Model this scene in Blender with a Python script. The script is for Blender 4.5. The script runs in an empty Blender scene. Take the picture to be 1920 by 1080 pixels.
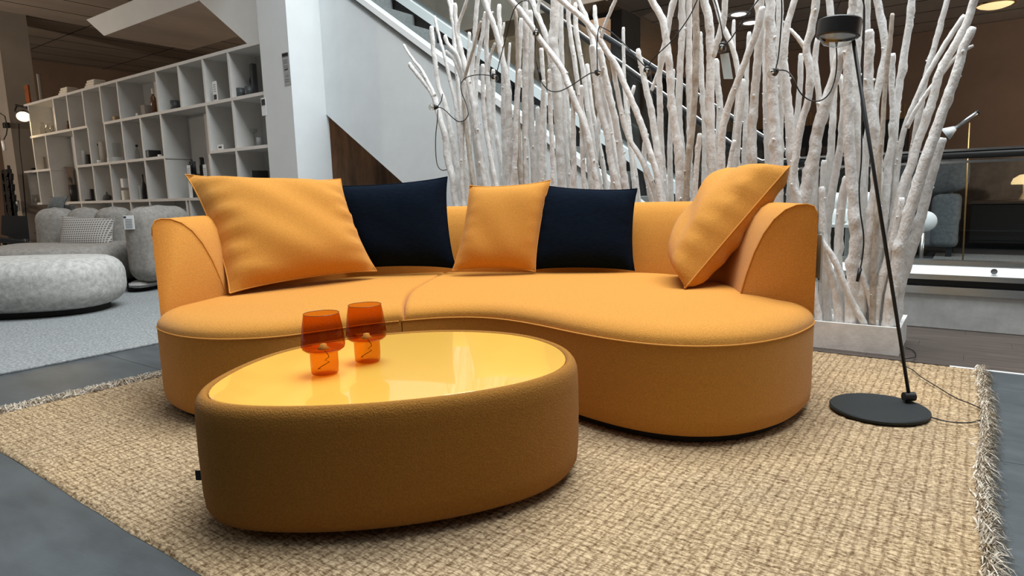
import bpy, math, random
import numpy as np
from mathutils import Vector, Matrix
random.seed(7); np.random.seed(7)
C = bpy.context.scene.collection
R = math.radians
# ------------------------------------------------------------------ camera, world, lights, exposure
H = 0.85; FPX = 1201.1
YAW, PIT, ROL = R(35.866), R(8.4035), R(-1.4657)
_f = Vector((-math.sin(YAW)*math.cos(PIT), math.cos(YAW)*math.cos(PIT), -math.sin(PIT)))
_r = Vector((math.cos(YAW), math.sin(YAW), 0)); _u = _r.cross(_f)
CR = math.cos(ROL)*_r + math.sin(ROL)*_u; CU = -math.sin(ROL)*_r + math.cos(ROL)*_u; CF = _f
CAM = Vector((0, 0, H))
cd = bpy.data.cameras.new('camera'); cam = bpy.data.objects.new('camera', cd); C.objects.link(cam)
cd.sensor_width = 36; cd.lens = 36*FPX/1920; cd.clip_start = .02; cd.clip_end = 200
m3 = Matrix((CR, CU, -CF)).transposed(); cam.matrix_world = Matrix.Translation(CAM) @ m3.to_4x4()
sc = bpy.context.scene; sc.camera = cam
sc.view_settings.view_transform = 'Standard'; sc.view_settings.look = 'None'
sc.view_settings.gamma = 1; sc.view_settings.use_curve_mapping = False
sc.view_settings.exposure = 0.07
w = bpy.data.worlds.new('overcast'); sc.world = w; w.use_nodes = True
w.node_tree.nodes['Background'].inputs[0].default_value = (.80, .91, 1, 1)
w.node_tree.nodes['Background'].inputs[1].default_value = .42
def area(name, loc, sx, sy, power, col=(1, 1, 1), rot=(0, 0, 0)):
    l = bpy.data.lights.new(name, 'AREA'); l.shape = 'RECTANGLE'; l.size = sx; l.size_y = sy; l.energy = power; l.color = col
    o = bpy.data.objects.new(name, l); o.location = loc; o.rotation_euler = rot; C.objects.link(o); return o
area('skylight', (-.9, 3.3, 6.9), 6.0, 4.4, 850, (.93, .98, 1))
def fill_point(loc, power, col, r=.12):  # unseen point lights added to brighten the dim interior, not real fittings
    l = bpy.data.lights.new('added_fill_light', 'POINT'); l.energy = power; l.color = col; l.shadow_soft_size = r
    o = bpy.data.objects.new('added_fill_light', l); o.location = loc; C.objects.link(o)
fill_point((-8.8, -.8, 2.4), 70, (1, .88, .76)); fill_point((-12.6, .6, 2.0), 240, (1, .84, .68)); fill_point((-9.5, 8.2, 2.2), 60, (1, .80, .60))
fill_point((3.2, 8.0, 1.7), 150, (1, .86, .74)); fill_point((-5.6, 8.9, 2.1), 45, (1, .80, .60)); fill_point((-8.3, 5.15, 1.0), 16, (1, .86, .70))  # added fill for the far brown wall, rear ceiling and under-stair mural

# ------------------------------------------------------------------ measuring helpers (points on known planes of the room)
def ray(x, y): return CF + CR*((x-960)/FPX) - CU*((y-540)/FPX)
def onz(x, y, z): d = ray(x, y); return CAM + d*((z-H)/d.z)
def ony(x, y, Y): d = ray(x, y); return CAM + d*(Y/d.y)
def ont(x, y, t):
    d = ray(x, y); h = Vector((-math.sin(YAW), math.cos(YAW), 0)); return CAM + d*(t/d.dot(h))
def W(s, t, z): return Vector((s*math.cos(YAW)-t*math.sin(YAW), s*math.sin(YAW)+t*math.cos(YAW), z))
def mpp(P): return (Vector(P)-CAM).dot(CF)/FPX          # metres per pixel there

# ------------------------------------------------------------------ materials
def mat(name, col, rough=.6, metal=0, spec=.5, noise=None, bump=None, emit=None, coat=0, sheen=0, vary2=None):
    m = bpy.data.materials.new(name); m.use_nodes = True; nt = m.node_tree; b = nt.nodes['Principled BSDF']
    b.inputs['Base Color'].default_value = (*col, 1); b.inputs['Roughness'].default_value = rough
    b.inputs['Metallic'].default_value = metal; b.inputs['Specular IOR Level'].default_value = spec
    b.inputs['Coat Weight'].default_value = coat; b.inputs['Coat Roughness'].default_value = .03
    if sheen: b.inputs['Sheen Weight'].default_value = sheen
    tc = nt.nodes.new('ShaderNodeTexCoord')
    if noise:
        sc_, amt, stretch = noise
        mp = nt.nodes.new('ShaderNodeMapping'); mp.inputs['Scale'].default_value = stretch
        n = nt.nodes.new('ShaderNodeTexNoise'); n.inputs['Scale'].default_value = sc_; n.inputs['Detail'].default_value = 5; n.inputs['Roughness'].default_value = .65
        r = nt.nodes.new('ShaderNodeValToRGB'); r.color_ramp.elements[0].position = .32; r.color_ramp.elements[1].position = .68
        lo = tuple(c*(1-amt) for c in col); hi = tuple(min(1, c*(1+amt)) for c in col)
        if vary2: lo, hi = vary2
        r.color_ramp.elements[0].color = (*lo, 1); r.color_ramp.elements[1].color = (*hi, 1)
        nt.links.new(tc.outputs['Object'], mp.inputs[0]); nt.links.new(mp.outputs[0], n.inputs['Vector'])
        nt.links.new(n.outputs['Fac'], r.inputs[0]); nt.links.new(r.outputs[0], b.inputs['Base Color'])
    if bump:
        bs, st, stretch = bump
        mp = nt.nodes.new('ShaderNodeMapping'); mp.inputs['Scale'].default_value = stretch
        n = nt.nodes.new('ShaderNodeTexNoise'); n.inputs['Scale'].default_value = bs; n.inputs['Detail'].default_value = 4
        bp = nt.nodes.new('ShaderNodeBump'); bp.inputs['Strength'].default_value = st; bp.inputs['Distance'].default_value = .003
        nt.links.new(tc.outputs['Object'], mp.inputs[0]); nt.links.new(mp.outputs[0], n.inputs['Vector'])
        nt.links.new(n.outputs['Fac'], bp.inputs['Height']); nt.links.new(bp.outputs[0], b.inputs['Normal'])
    if emit: b.inputs['Emission Color'].default_value = (*emit[0], 1); b.inputs['Emission Strength'].default_value = emit[1]
    return m
def glass(name, tint, refl=.6, rough=.0, ior=1.45):
    m = bpy.data.materials.new(name); m.use_nodes = True; nt = m.node_tree
    nt.nodes.remove(nt.nodes['Principled BSDF']); out = nt.nodes['Material Output']
    t = nt.nodes.new('ShaderNodeBsdfTransparent'); t.inputs[0].default_value = (*tint, 1)
    g = nt.nodes.new('ShaderNodeBsdfGlossy'); g.inputs['Roughness'].default_value = rough
    lw = nt.nodes.new('ShaderNodeLayerWeight'); lw.inputs[0].default_value = .5; f0 = ((ior-1)/(ior+1))**2
    pw = nt.nodes.new('ShaderNodeMath'); pw.operation = 'POWER'; pw.inputs[1].default_value = 5
    f = nt.nodes.new('ShaderNodeMath'); f.operation = 'MULTIPLY_ADD'; f.inputs[1].default_value = 1-f0; f.inputs[2].default_value = f0
    nt.links.new(lw.outputs['Facing'], pw.inputs[0]); nt.links.new(pw.outputs[0], f.inputs[0])
    mu = nt.nodes.new('ShaderNodeMath'); mu.operation = 'MULTIPLY'; mu.inputs[1].default_value = refl
    mx = nt.nodes.new('ShaderNodeMixShader')
    nt.links.new(f.outputs[0], mu.inputs[0]); nt.links.new(mu.outputs[0], mx.inputs[0])
    nt.links.new(t.outputs[0], mx.inputs[1]); nt.links.new(g.outputs[0], mx.inputs[2]); nt.links.new(mx.outputs[0], out.inputs[0])
    return m
one = (1, 1, 1)
M = {}
M['mustard'] = mat('mustard_wool', (.60, .262, .046), .92, spec=.1, noise=(230, .17, one), bump=(330, .6, one), sheen=.12)
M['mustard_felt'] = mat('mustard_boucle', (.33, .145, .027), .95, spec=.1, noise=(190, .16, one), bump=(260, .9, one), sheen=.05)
M['piping'] = mat('mustard_piping', (.62, .28, .06), .9, spec=.15)
M['navy'] = mat('navy_velvet', (.0030, .0068, .0145), .9, spec=.06, noise=(30, .35, (1, 1, 8)), bump=(300, .4, (1, 1, 3)))
M['lacquer'] = mat('yellow_back_painted_glass', (.93, .52, .085), .25, spec=.5, coat=1)
M['black'] = mat('black_metal', (.012, .013, .014), .45, noise=(60, .2, one))
M['blackplastic'] = mat('black_plastic', (.008, .008, .009), .5, noise=(40, .2, one))
M['charcoal'] = mat('charcoal_powder_coat', (.018, .022, .024), .6, spec=.3, noise=(300, .15, one))
M['dark'] = mat('dark_plinth', (.010, .009, .008), .8, noise=(20, .2, one))
M['branch'] = mat('whitewashed_bark', (.70, .67, .63), .8, spec=.2, noise=(22, .12, (1, 1, .35)), bump=(110, 1.0, (1, 1, .6)), vary2=((.84, .82, .79), (.97, .965, .955)))
M['branch_tan'] = mat('worn_whitewashed_bark', (.5, .43, .36), .8, spec=.2, noise=(18, .2, (1, 1, .3)), bump=(60, .9, (1, 1, .4)), vary2=((.45, .37, .29), (.70, .65, .58)))
M['planter'] = mat('grey_white_concrete', (.84, .835, .815), .75, noise=(9, .16, one), bump=(50, .3, one))
M['gravel'] = mat('white_gravel', (.62, .60, .57), .9, noise=(90, .3, one), bump=(120, 1, one))
M['white'] = mat('white_paint', (.70, .73, .74), .6, noise=(3, .03, one), bump=(90, .06, one))
M['plaster'] = mat('white_plaster', (.80, .835, .845), .75, noise=(2.2, .04, one), bump=(150, .35, one))
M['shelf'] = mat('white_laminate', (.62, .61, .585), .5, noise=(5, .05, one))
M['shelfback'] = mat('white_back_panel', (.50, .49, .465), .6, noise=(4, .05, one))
M['ceil'] = mat('brown_ceiling', (.33, .27, .22), .8, noise=(1.3, .18, (1, .25, 1)))
M['ceilwood'] = mat('tan_ceiling', (.26, .185, .125), .75, noise=(1.5, .25, (1, .3, 1)))
M['brownwall'] = mat('brown_wall', (.215, .142, .098), .8, noise=(1.2, .12, one))
M['mural'] = mat('brown_mural', (.3, .17, .1), .75, noise=(1.5, .5, (2.2, 1, .7)), vary2=((.10, .055, .033), (.44, .26, .15)))
M['pillar'] = mat('taupe_pillar', (.27, .235, .20), .8, noise=(3, .06, one))
M['greywall'] = mat('dark_grey_pillar', (.075, .072, .068), .8, noise=(3, .08, one))
M['tile'] = mat('slate_tile', (.070, .083, .090), .42, noise=(3.5, .25, (1, 2.5, 1)), bump=(120, .12, one))
M['grout'] = mat('grout', (.02, .022, .024), .9, noise=(50, .2, one))
M['wood'] = mat('grey_brown_plank', (.078, .059, .048), .6, noise=(4, .35, (.7, 9, 1)))
M['carpet'] = mat('grey_carpet', (.29, .305, .305), .95, spec=.1, noise=(70, .45, one), bump=(220, 1, one))
M['darkcarpet'] = mat('dark_floor', (.06, .062, .065), .7, noise=(6, .3, one))
M['boucle'] = mat('grey_boucle', (.285, .265, .24), .95, spec=.1, noise=(28, .22, one), bump=(170, 1, one))
M['boucle2'] = mat('pale_grey_boucle', (.50, .49, .465), .95, spec=.1, noise=(26, .26, one), bump=(170, 1, one))
M['denim'] = mat('blue_grey_fabric', (.16, .185, .20), .9, noise=(30, .25, one), bump=(200, .6, one))
M['teal'] = mat('slate_cushion', (.12, .125, .12), .85, noise=(20, .2, one))
M['paper'] = mat('white_paper', (.80, .82, .82), .7, noise=(20, .02, one))
M['ink'] = mat('black_ink', (.015, .015, .017), .7, noise=(20, .05, one))
M['greyink'] = mat('grey_ink', (.30, .31, .32), .7, noise=(20, .05, one))
M['steel'] = mat('brushed_steel', (.55, .57, .58), .3, metal=1, noise=(9, .08, (1, 1, 30)))
M['concrete'] = mat('concrete', (.58, .59, .575), .8, noise=(5, .2, (1, 1, 1)), bump=(30, .3, one))
M['whiteband'] = mat('white_band', (.93, .95, .95), .4, noise=(2, .02, one))
M['stairgrey'] = mat('grey_stair', (.17, .18, .18), .7, noise=(12, .15, one))
M['stairgrey2'] = mat('pale_grey_step', (.24, .25, .25), .7, noise=(40, .2, one))
M['stairblack'] = mat('black_stair', (.012, .013, .014), .5, noise=(12, .15, one))
M['pane'] = glass('clear_pane', (.90, .93, .93), .55)
M['bulb'] = glass('bulb_glass', (.86, .84, .80), 1.0, ior=1.7)
M['clear'] = glass('clear_glass', (.84, .85, .84), .9)
M['amber'] = glass('orange_glass', (.86, .52, .15), .55)
M['amber_deep'] = glass('deep_orange_glass', (.74, .365, .09), .6)
M['amberrim'] = mat('orange_glass_rim', (.22, .07, .012), .2, noise=(9, .2, one))
M['amberbottle'] = mat('amber_bottle', (.14, .055, .02), .25, noise=(9, .2, one))
M['lens'] = glass('lens_glass', (.80, .84, .86), 1.3, ior=1.8)
M['lampglow'] = mat('lit_lamp_disc', (1, .85, .6), .5, emit=((1, .86, .58), 1.5), noise=(9, .02, one))
M['ceillamp'] = mat('lit_downlight', (1, 1, 1), .5, emit=((1, .95, .88), 4.0), noise=(9, .02, one))
M['mushroomglow'] = mat('lit_mushroom_shade', (1, .8, .5), .5, emit=((1, .70, .34), 1.0), noise=(9, .02, one))
M['cream'] = mat('cream_ceramic', (.75, .70, .6), .4, noise=(9, .05, one))
M['orange'] = mat('orange_panel', (.28, .075, .018), .5, noise=(6, .4, one))
M['darkgrey'] = mat('dark_grey_ceramic', (.06, .065, .068), .5, noise=(9, .15, one))
M['woodbox'] = mat('pale_wood', (.38, .27, .15), .6, noise=(9, .2, (1, 1, 6)))
M['leaf'] = mat('dark_leaf', (.022, .022, .014), .5, noise=(9, .3, one))
M['gold'] = mat('brass', (.45, .27, .10), .35, metal=.8, noise=(9, .2, one))
M['pink'] = mat('blush_paper', (.30, .225, .18), .8, noise=(5, .1, one))
M['tape'] = mat('white_trim_strip', (.82, .85, .86), .5, noise=(5, .03, one))
M['joint'] = mat('dark_joint', (.03, .024, .02), .9, noise=(5, .1, one))
# houndstooth
def bark(m, amt):
    nt = m.node_tree; b = nt.nodes['Principled BSDF']; tc = nt.nodes.new('ShaderNodeTexCoord'); L = nt.links.new
    mp = nt.nodes.new('ShaderNodeMapping'); mp.inputs['Scale'].default_value = (1, 1, .45); L(tc.outputs['Object'], mp.inputs[0])
    n = nt.nodes.new('ShaderNodeTexNoise'); n.inputs['Scale'].default_value = 75; n.inputs['Detail'].default_value = 6; n.inputs['Roughness'].default_value = .7; L(mp.outputs[0], n.inputs['Vector'])
    r = nt.nodes.new('ShaderNodeValToRGB'); r.color_ramp.elements[0].position = .30; r.color_ramp.elements[1].position = .50
    r.color_ramp.elements[0].color = (1-amt, 1-amt*1.12, 1-amt*1.25, 1); r.color_ramp.elements[1].color = (1, 1, 1, 1); L(n.outputs['Fac'], r.inputs[0])
    src = b.inputs['Base Color'].links[0].from_socket
    mu = nt.nodes.new('ShaderNodeMixRGB'); mu.blend_type = 'MULTIPLY'; mu.inputs[0].default_value = 1
    L(src, mu.inputs[1]); L(r.outputs[0], mu.inputs[2]); L(mu.outputs[0], b.inputs['Base Color'])
    old = b.inputs['Normal'].links[0].from_socket
    bp = nt.nodes.new('ShaderNodeBump'); bp.inputs['Strength'].default_value = .9; bp.inputs['Distance'].default_value = .012
    n2 = nt.nodes.new('ShaderNodeTexNoise'); n2.inputs['Scale'].default_value = 26; n2.inputs['Detail'].default_value = 3; L(mp.outputs[0], n2.inputs['Vector'])
    L(n2.outputs['Fac'], bp.inputs['Height']); L(old, bp.inputs['Normal']); L(bp.outputs[0], b.inputs['Normal'])
bark(M['branch'], .17); bark(M['branch_tan'], .22)
def hound():
    m = mat('houndstooth_weave', (.3, .28, .26), .9); nt = m.node_tree; b = nt.nodes['Principled BSDF']
    tc = nt.nodes.new('ShaderNodeTexCoord'); m0 = nt.nodes.new('ShaderNodeMapping'); m0.inputs['Rotation'].default_value = (0, 0, -YAW)
    sp = nt.nodes.new('ShaderNodeSeparateXYZ'); nt.links.new(tc.outputs['Object'], m0.inputs[0]); nt.links.new(m0.outputs[0], sp.inputs[0])
    def band(o):
        a = nt.nodes.new('ShaderNodeMath'); a.operation = 'MULTIPLY'; a.inputs[1].default_value = 46
        b_ = nt.nodes.new('ShaderNodeMath'); b_.operation = 'FRACT'; c_ = nt.nodes.new('ShaderNodeMath'); c_.operation = 'GREATER_THAN'; c_.inputs[1].default_value = .36
        nt.links.new(o, a.inputs[0]); nt.links.new(a.outputs[0], b_.inputs[0]); nt.links.new(b_.outputs[0], c_.inputs[0]); return c_.outputs[0]
    mu = nt.nodes.new('ShaderNodeMath'); mu.operation = 'MULTIPLY'; nt.links.new(band(sp.outputs[0]), mu.inputs[0]); nt.links.new(band(sp.outputs[2]), mu.inputs[1])
    mx = nt.nodes.new('ShaderNodeMixRGB'); mx.inputs[1].default_value = (.40, .375, .345, 1); mx.inputs[2].default_value = (.115, .105, .095, 1)
    nt.links.new(mu.outputs[0], mx.inputs[0]); nt.links.new(mx.outputs[0], b.inputs['Base Color'])
    return m
M['hound'] = hound()
def rugmat():
    m = mat('sisal_weave', (.5, .4, .26), .95, spec=.1); nt = m.node_tree; b = nt.nodes['Principled BSDF']; L = nt.links.new
    tc = nt.nodes.new('ShaderNodeTexCoord')
    def nz(scale, st, det=3):
        mp = nt.nodes.new('ShaderNodeMapping'); mp.inputs['Scale'].default_value = st
        n = nt.nodes.new('ShaderNodeTexNoise'); n.inputs['Scale'].default_value = scale; n.inputs['Detail'].default_value = det; n.inputs['Roughness'].default_value = .6
        L(tc.outputs['Object'], mp.inputs[0]); L(mp.outputs[0], n.inputs['Vector']); return n.outputs['Fac']
    def ramp(f, a, ca, bb, cb):
        r = nt.nodes.new('ShaderNodeValToRGB'); r.color_ramp.elements[0].position = a; r.color_ramp.elements[1].position = bb
        r.color_ramp.elements[0].color = (*ca, 1); r.color_ramp.elements[1].color = (*cb, 1); L(f, r.inputs[0]); return r.outputs[0]
    c1 = ramp(nz(70, (.9, 2.6, 1)), .36, (.15, .088, .040), .60, (.73, .56, .355))
    c2 = ramp(nz(70, (2.4, .8, 1)), .36, (.19, .11, .050), .60, (.72, .55, .345))
    mx = nt.nodes.new('ShaderNodeMixRGB'); mx.inputs[0].default_value = .38; L(c1, mx.inputs[1]); L(c2, mx.inputs[2])
    def lines(axis, per, dist):
        wv = nt.nodes.new('ShaderNodeTexWave'); wv.wave_type = 'BANDS'; wv.bands_direction = axis; wv.inputs['Scale'].default_value = .314/per
        wv.inputs['Distortion'].default_value = dist; wv.inputs['Detail'].default_value = 3; wv.inputs['Detail Scale'].default_value = 2.0
        L(tc.outputs['Object'], wv.inputs[0]); return ramp(wv.outputs['Fac'], .02, (.62, .58, .54), .26, (1, 1, 1))
    for ax, per, di in (('X', .030, 2.2), ('Y', .022, 2.6)):
        m2 = nt.nodes.new('ShaderNodeMixRGB'); m2.blend_type = 'MULTIPLY'; m2.inputs[0].default_value = .8; L(mx.outputs[0], m2.inputs[1]); L(lines(ax, per, di), m2.inputs[2]); mx = m2
    big = ramp(nz(1.6, one, 2), .3, (.84, .84, .86), .7, (1.0, .97, .92))
    mu = nt.nodes.new('ShaderNodeMixRGB'); mu.blend_type = 'MULTIPLY'; mu.inputs[0].default_value = 1; L(mx.outputs[0], mu.inputs[1]); L(big, mu.inputs[2])
    L(mu.outputs[0], b.inputs['Base Color'])
    bp = nt.nodes.new('ShaderNodeBump'); bp.inputs['Strength'].default_value = .8; bp.inputs['Distance'].default_value = .006
    L(nz(110, (1, 1.8, 1)), bp.inputs['Height']); L(bp.outputs[0], b.inputs['Normal'])
    return m
M['rug'] = rugmat()
M['fringe'] = mat('jute_fringe', (.52, .42, .29), .95, spec=.1, noise=(40, .4, one), vary2=((.34, .25, .15), (.88, .82, .72)))

# ------------------------------------------------------------------ mesh helpers
ORG = {}
class MB:
    def __init__(s): s.v = []; s.f = []
    def add(s, vs, fs):
        n = len(s.v); s.v += [tuple(v) for v in vs]; s.f += [tuple(i+n for i in f) for f in fs]; return s
    def box(s, c, d, rz=0, rot=None, bev=0):
        c = Vector(c); hx, hy, hz = d[0]/2, d[1]/2, d[2]/2
        mt = rot if rot is not None else Matrix.Rotation(rz, 3, 'Z')
        if bev <= 0:
            vs = [c+mt@Vector((x*hx, y*hy, z*hz)) for z in (-1, 1) for x, y in ((-1, -1), (1, -1), (1, 1), (-1, 1))]
            return s.add(vs, [(0, 3, 2, 1), (4, 5, 6, 7), (0, 1, 5, 4), (1, 2, 6, 5), (2, 3, 7, 6), (3, 0, 4, 7)])
        bm = __import__('bmesh').new(); import bmesh
        bmesh.ops.create_cube(bm, size=1)
        for v in bm.verts: v.co = Vector((v.co.x*d[0], v.co.y*d[1], v.co.z*d[2]))
        bmesh.ops.bevel(bm, geom=bm.edges[:], offset=bev, segments=3, affect='EDGES', profile=.5)
        bm.verts.ensure_lookup_table(); vs = [c+mt@v.co for v in bm.verts]; fs = [[v.index for v in f.verts] for f in bm.faces]; bm.free()
        return s.add(vs, fs)
    def bb(s, a, b, bev=0):
        a, b = Vector(a), Vector(b); return s.box((a+b)/2, [abs(q) for q in (b-a)], bev=bev)
    def tube(s, path, rad, n=8, cap=True):
        P = [Vector(p) for p in path]; k = len(P)
        if not hasattr(rad, '__len__'): rad = [rad]*k
        up = None; vs = []
        for i, p in enumerate(P):
            t = (P[min(i+1, k-1)]-P[max(i-1, 0)]).normalized()
            if up is None:
                up = Vector((0, 1, 0)) if abs(t.y) < .9 else Vector((1, 0, 0))
            a = (up-t*up.dot(t)).normalized(); up = a; b = t.cross(a)
            for j in range(n):
                q = 2*math.pi*j/n; rr = rad[i] if not hasattr(rad[i], '__len__') else rad[i][j]
                vs.append(p+(a*math.cos(q)+b*math.sin(q))*rr)
        fs = [(i*n+j, i*n+(j+1) % n, (i+1)*n+(j+1) % n, (i+1)*n+j) for i in range(k-1) for j in range(n)]
        if cap: fs += [tuple(range(n))[::-1], tuple((k-1)*n+j for j in range(n))]
        return s.add(vs, fs)
    def lathe(s, prof, c, n=32, rot=None, cap=False):
        c = Vector(c); mt = rot if rot is not None else Matrix.Identity(3)
        vs = [c+mt@Vector((r*math.cos(2*math.pi*j/n), r*math.sin(2*math.pi*j/n), z)) for r, z in prof for j in range(n)]
        k = len(prof)
        fs = [(i*n+j, i*n+(j+1) % n, (i+1)*n+(j+1) % n, (i+1)*n+j) for i in range(k-1) for j in range(n)]
        if cap: fs += [tuple(range(n))[::-1], tuple((k-1)*n+j for j in range(n))]
        return s.add(vs, fs)
    def sphere(s, c, r, n=16, sq=(1, 1, 1), rot=None):
        k = max(6, n//2)
        prof = [(r*math.sin(math.pi*i/k)+1e-5, -r*math.cos(math.pi*i/k)) for i in range(k+1)]
        mt = (rot if rot is not None else Matrix.Identity(3)) @ Matrix.Diagonal(sq)
        return s.lathe(prof, c, n, rot=mt)
    def prism(s, poly, a, axis='z', b=0):
        n = len(poly); mk = (lambda p, h: (p[0], p[1], h)) if axis == 'z' else (lambda p, h: (p[0], h, p[1]))
        vs = [mk(p, a) for p in poly]+[mk(p, b) for p in poly]
        fs = [tuple(range(n))[::-1], tuple(range(n, 2*n))]+[(i, (i+1) % n, n+(i+1) % n, n+i) for i in range(n)]
        return s.add(vs, fs)
    def build(s, name, m, parent=None, loc=None, smooth=False, auto=None):
        if parent is not None: o0 = ORG[parent.name]
        else: o0 = Vector(loc) if loc is not None else Vector((0, 0, 0))
        me = bpy.data.meshes.new(name)
        me.from_pydata([(v[0]-o0.x, v[1]-o0.y, v[2]-o0.z) for v in s.v], [], s.f)
        me.materials.append(m)
        import bmesh
        bm = bmesh.new(); bm.from_mesh(me); bmesh.ops.recalc_face_normals(bm, faces=bm.faces); bm.to_mesh(me); bm.free()
        if smooth: me.polygons.foreach_set('use_smooth', [True]*len(me.polygons))
        if auto is not None:
            me.polygons.foreach_set('use_smooth', [True]*len(me.polygons))
            try: me.set_sharp_from_angle(angle=R(auto))
            except Exception: pass
        me.update()
        o = bpy.data.objects.new(name, me); C.objects.link(o)
        if parent is not None: o.parent = parent
        else: o.location = o0
        ORG[o.name] = o0
        return o
def tag(o, label, cat, group=None):
    o['label'] = label; o['category'] = cat
    if group: o['group'] = group
    return o
def thing(name, label, cat, loc, group=None):
    o = bpy.data.objects.new(name, None); C.objects.link(o); o.location = loc; o.empty_display_size = .1
    ORG[o.name] = Vector(loc); return tag(o, label, cat, group)
def st(o, label=None):
    o['kind'] = 'structure'
    if label: o['label'] = label
    return o
def sroot(name, loc=(0, 0, 0), label=None):
    o = bpy.data.objects.new(name, None); C.objects.link(o); o.location = loc; ORG[o.name] = Vector(loc); return st(o, label)
def crom(P, n):
    P = [Vector(p) for p in P]; k = len(P)-1; out = []
    dl = [0]
    for a, b in zip(P, P[1:]): dl.append(dl[-1]+max((b-a).length, 1e-6))
    for i in range(n):
        L = dl[-1]*i/(n-1); j = 0
        while j < k-1 and dl[j+1] < L: j += 1
        u = (L-dl[j])/(dl[j+1]-dl[j])
        p0, p1, p2, p3 = P[max(j-1, 0)], P[j], P[j+1], P[min(j+2, k)]
        out.append(.5*((2*p1)+(p2-p0)*u+(2*p0-5*p1+4*p2-p3)*u*u+(3*p1-p0-3*p2+p3)*u*u*u))
    return out
def closed(P, n):
    P = [Vector(p) for p in P]; k = len(P); q = P[-3:]+P+P[:3]
    c = crom(q, 40*len(q))
    i0 = min(range(len(c)//3), key=lambda i: (c[i]-P[0]).length); i1 = min(range(2*len(c)//3, len(c)), key=lambda i: (c[i]-P[0]).length)
    c = c[i0:i1]
    return crom(c+[c[0]], n+1)[:-1]

# ------------------------------------------------------------------ the setting
ZC = 4.0
fl = sroot('floor', (0, 0, 0))
MB().bb((-17, -5, -.06), (7, 13, -.012)).build('subfloor', M['grout'], fl)
tw, th = 1.7, .85
tid = 0
for j in range(-4, 5):
    y0 = -.17+th*j
    if y0 > 3.4: continue
    y1 = min(y0+th, 3.52)
    off = {0: -2.95+.02, 1: -4.0, 2: -4.75}.get(j, -4.0+.85*(j % 2))
    for i in range(-3, 5):
        x0 = off+tw*i; x1 = x0+tw
        if x1 < -6.5 or x0 > 3: continue
        MB().bb((x0+.0018, y0+.0018, -.03), (x1-.0018, y1-.0018, 0), bev=.0012).build('tile', M['tile'], fl)
for j in range(7):
    y0 = 3.545+.13*j
    xs = [-4.2+.6*(j*37 % 5)/3]
    while xs[-1] < 2.2: xs.append(xs[-1]+1.9)
    for a, b in zip(xs, xs[1:]):
        MB().bb((a+.0004, y0+.0006, -.02), (b-.0004, min(y0+.1294, 4.448), 0), bev=.0005).build('plank', M['wood'], fl)
MB().bb((-.05, 3.522, -.02), (3, 3.543, .003)).build('edge_strip', M['tape'], fl)
MB().bb((-17, 4.5, -.03), (7, 11, 0)).build('dark_flooring', M['darkcarpet'], fl)
MB().bb((-17, -5, -.02), (-6.4, 4.5, -.001)).build('dark_flooring', M['darkcarpet'], fl)
# outer walls of the store
st(MB().bb((-17, 10.8, 0), (7, 11, 7)).build('wall_back', M['brownwall']))
st(MB().bb((-17.2, -5, 0), (-17, 11, 7)).build('wall_left', M['brownwall']))
st(MB().bb((7, -5, 0), (7.2, 11, 7)).build('wall_right', M['brownwall']))
st(MB().bb((-17, -5.2, 0), (7, -5, 7)).build('wall_front', M['greywall']))
# ceilings
c1 = st(MB().bb((-17, -5, ZC), (-6.4, 10.8, ZC+.35)).build('ceiling', M['ceil']))
for k in range(14):
    x = -7.4-.72*k
    MB().bb((x-.008, -5, ZC-.004), (x+.008, 10.8, ZC+.01)).build('joint', M['joint'], c1)
for k in range(8):
    y = -3.6+1.8*k
    MB().bb((-17, y-.008, ZC-.004), (-6.4, y+.008, ZC+.01)).build('joint', M['joint'], c1)
c2 = st(MB().bb((-6.38, 6.6, 2.9), (7, 10.8, 7)).build('ceiling', M['ceil']))
for k in range(7):
    y = 7.2+.6*k
    MB().bb((-6.38, y-.006, 2.896), (7, y+.006, 2.91)).build('joint', M['joint'], c2)
st(MB().bb((-6.38, 6.55, 2.9), (-3.4, 10.7, 2.893)).build('trim_1', M['ceilwood']))
# column
YC = 4.05; XC = -5.54
col = sroot('wall_column', (XC, YC, 0), 'square white column with a sunlit right face behind the orange sofa')
MB().bb((XC-.47, YC, 0), (XC, YC+.43, 5.2)).build('shaft', M['white'], col)
# pillar at far left
XP = ony(67, 172, 4.45).x
def onx(x, y, X=None):
    d = ray(x, y); return CAM + d*((XP if X is None else X)/d.x)
st(MB().bb((XP-.55, onx(6, 135).y, 0), (XP, 4.45, ZC)).build('wall_pillar', M['pillar']))
# staircase
YW = 4.45
def zx(x, y): p = ony(x, y, YW); return (p.x, p.z)
lo1, lo2 = zx(752, 340), zx(372, 0)
sl = (lo2[1]-lo1[1])/(lo2[0]-lo1[0])
def zlow(X): return lo1[1]+sl*(X-lo1[0])
up = zx(1010, 246)
def zup(X): return up[1]-.69*(X-up[0])
landL = zx(195, 67); landT = zx(162, 37)
poly = [(-.94, 0), (-.94, max(.02, zup(-.94)-.06))]
poly += [(-7.3, zup(-7.3)-.06), (-7.3, 5.6), (-8, 5.6), (-8, landT[1]), (landT[0], landT[1]), landL, (lo2[0], landL[1]), (lo2[0], lo2[1]), (lo1[0]+1.36, max(0, zlow(lo1[0]+1.36)))]
stair = sroot('wall_staircase', (-3, YW, 0), 'white plastered staircase flank with a diagonal lower edge')
MB().prism(poly, YW, 'y', YW+.09).build('flank', M['plaster'], stair)
def slopebar(mb, X0, X1, zf, dz0, dz1, Y0, Y1):
    mb.prism([(X0, zf(X0)+dz0), (X1, zf(X1)+dz0), (X1, zf(X1)+dz1), (X0, zf(X0)+dz1)], Y0, 'y', Y1); return mb
slopebar(MB(), -7.3, -.94, zup, -.035, .025, YW-.02, YW+.11).build('stringer_cap', M['whiteband'], stair)
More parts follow.
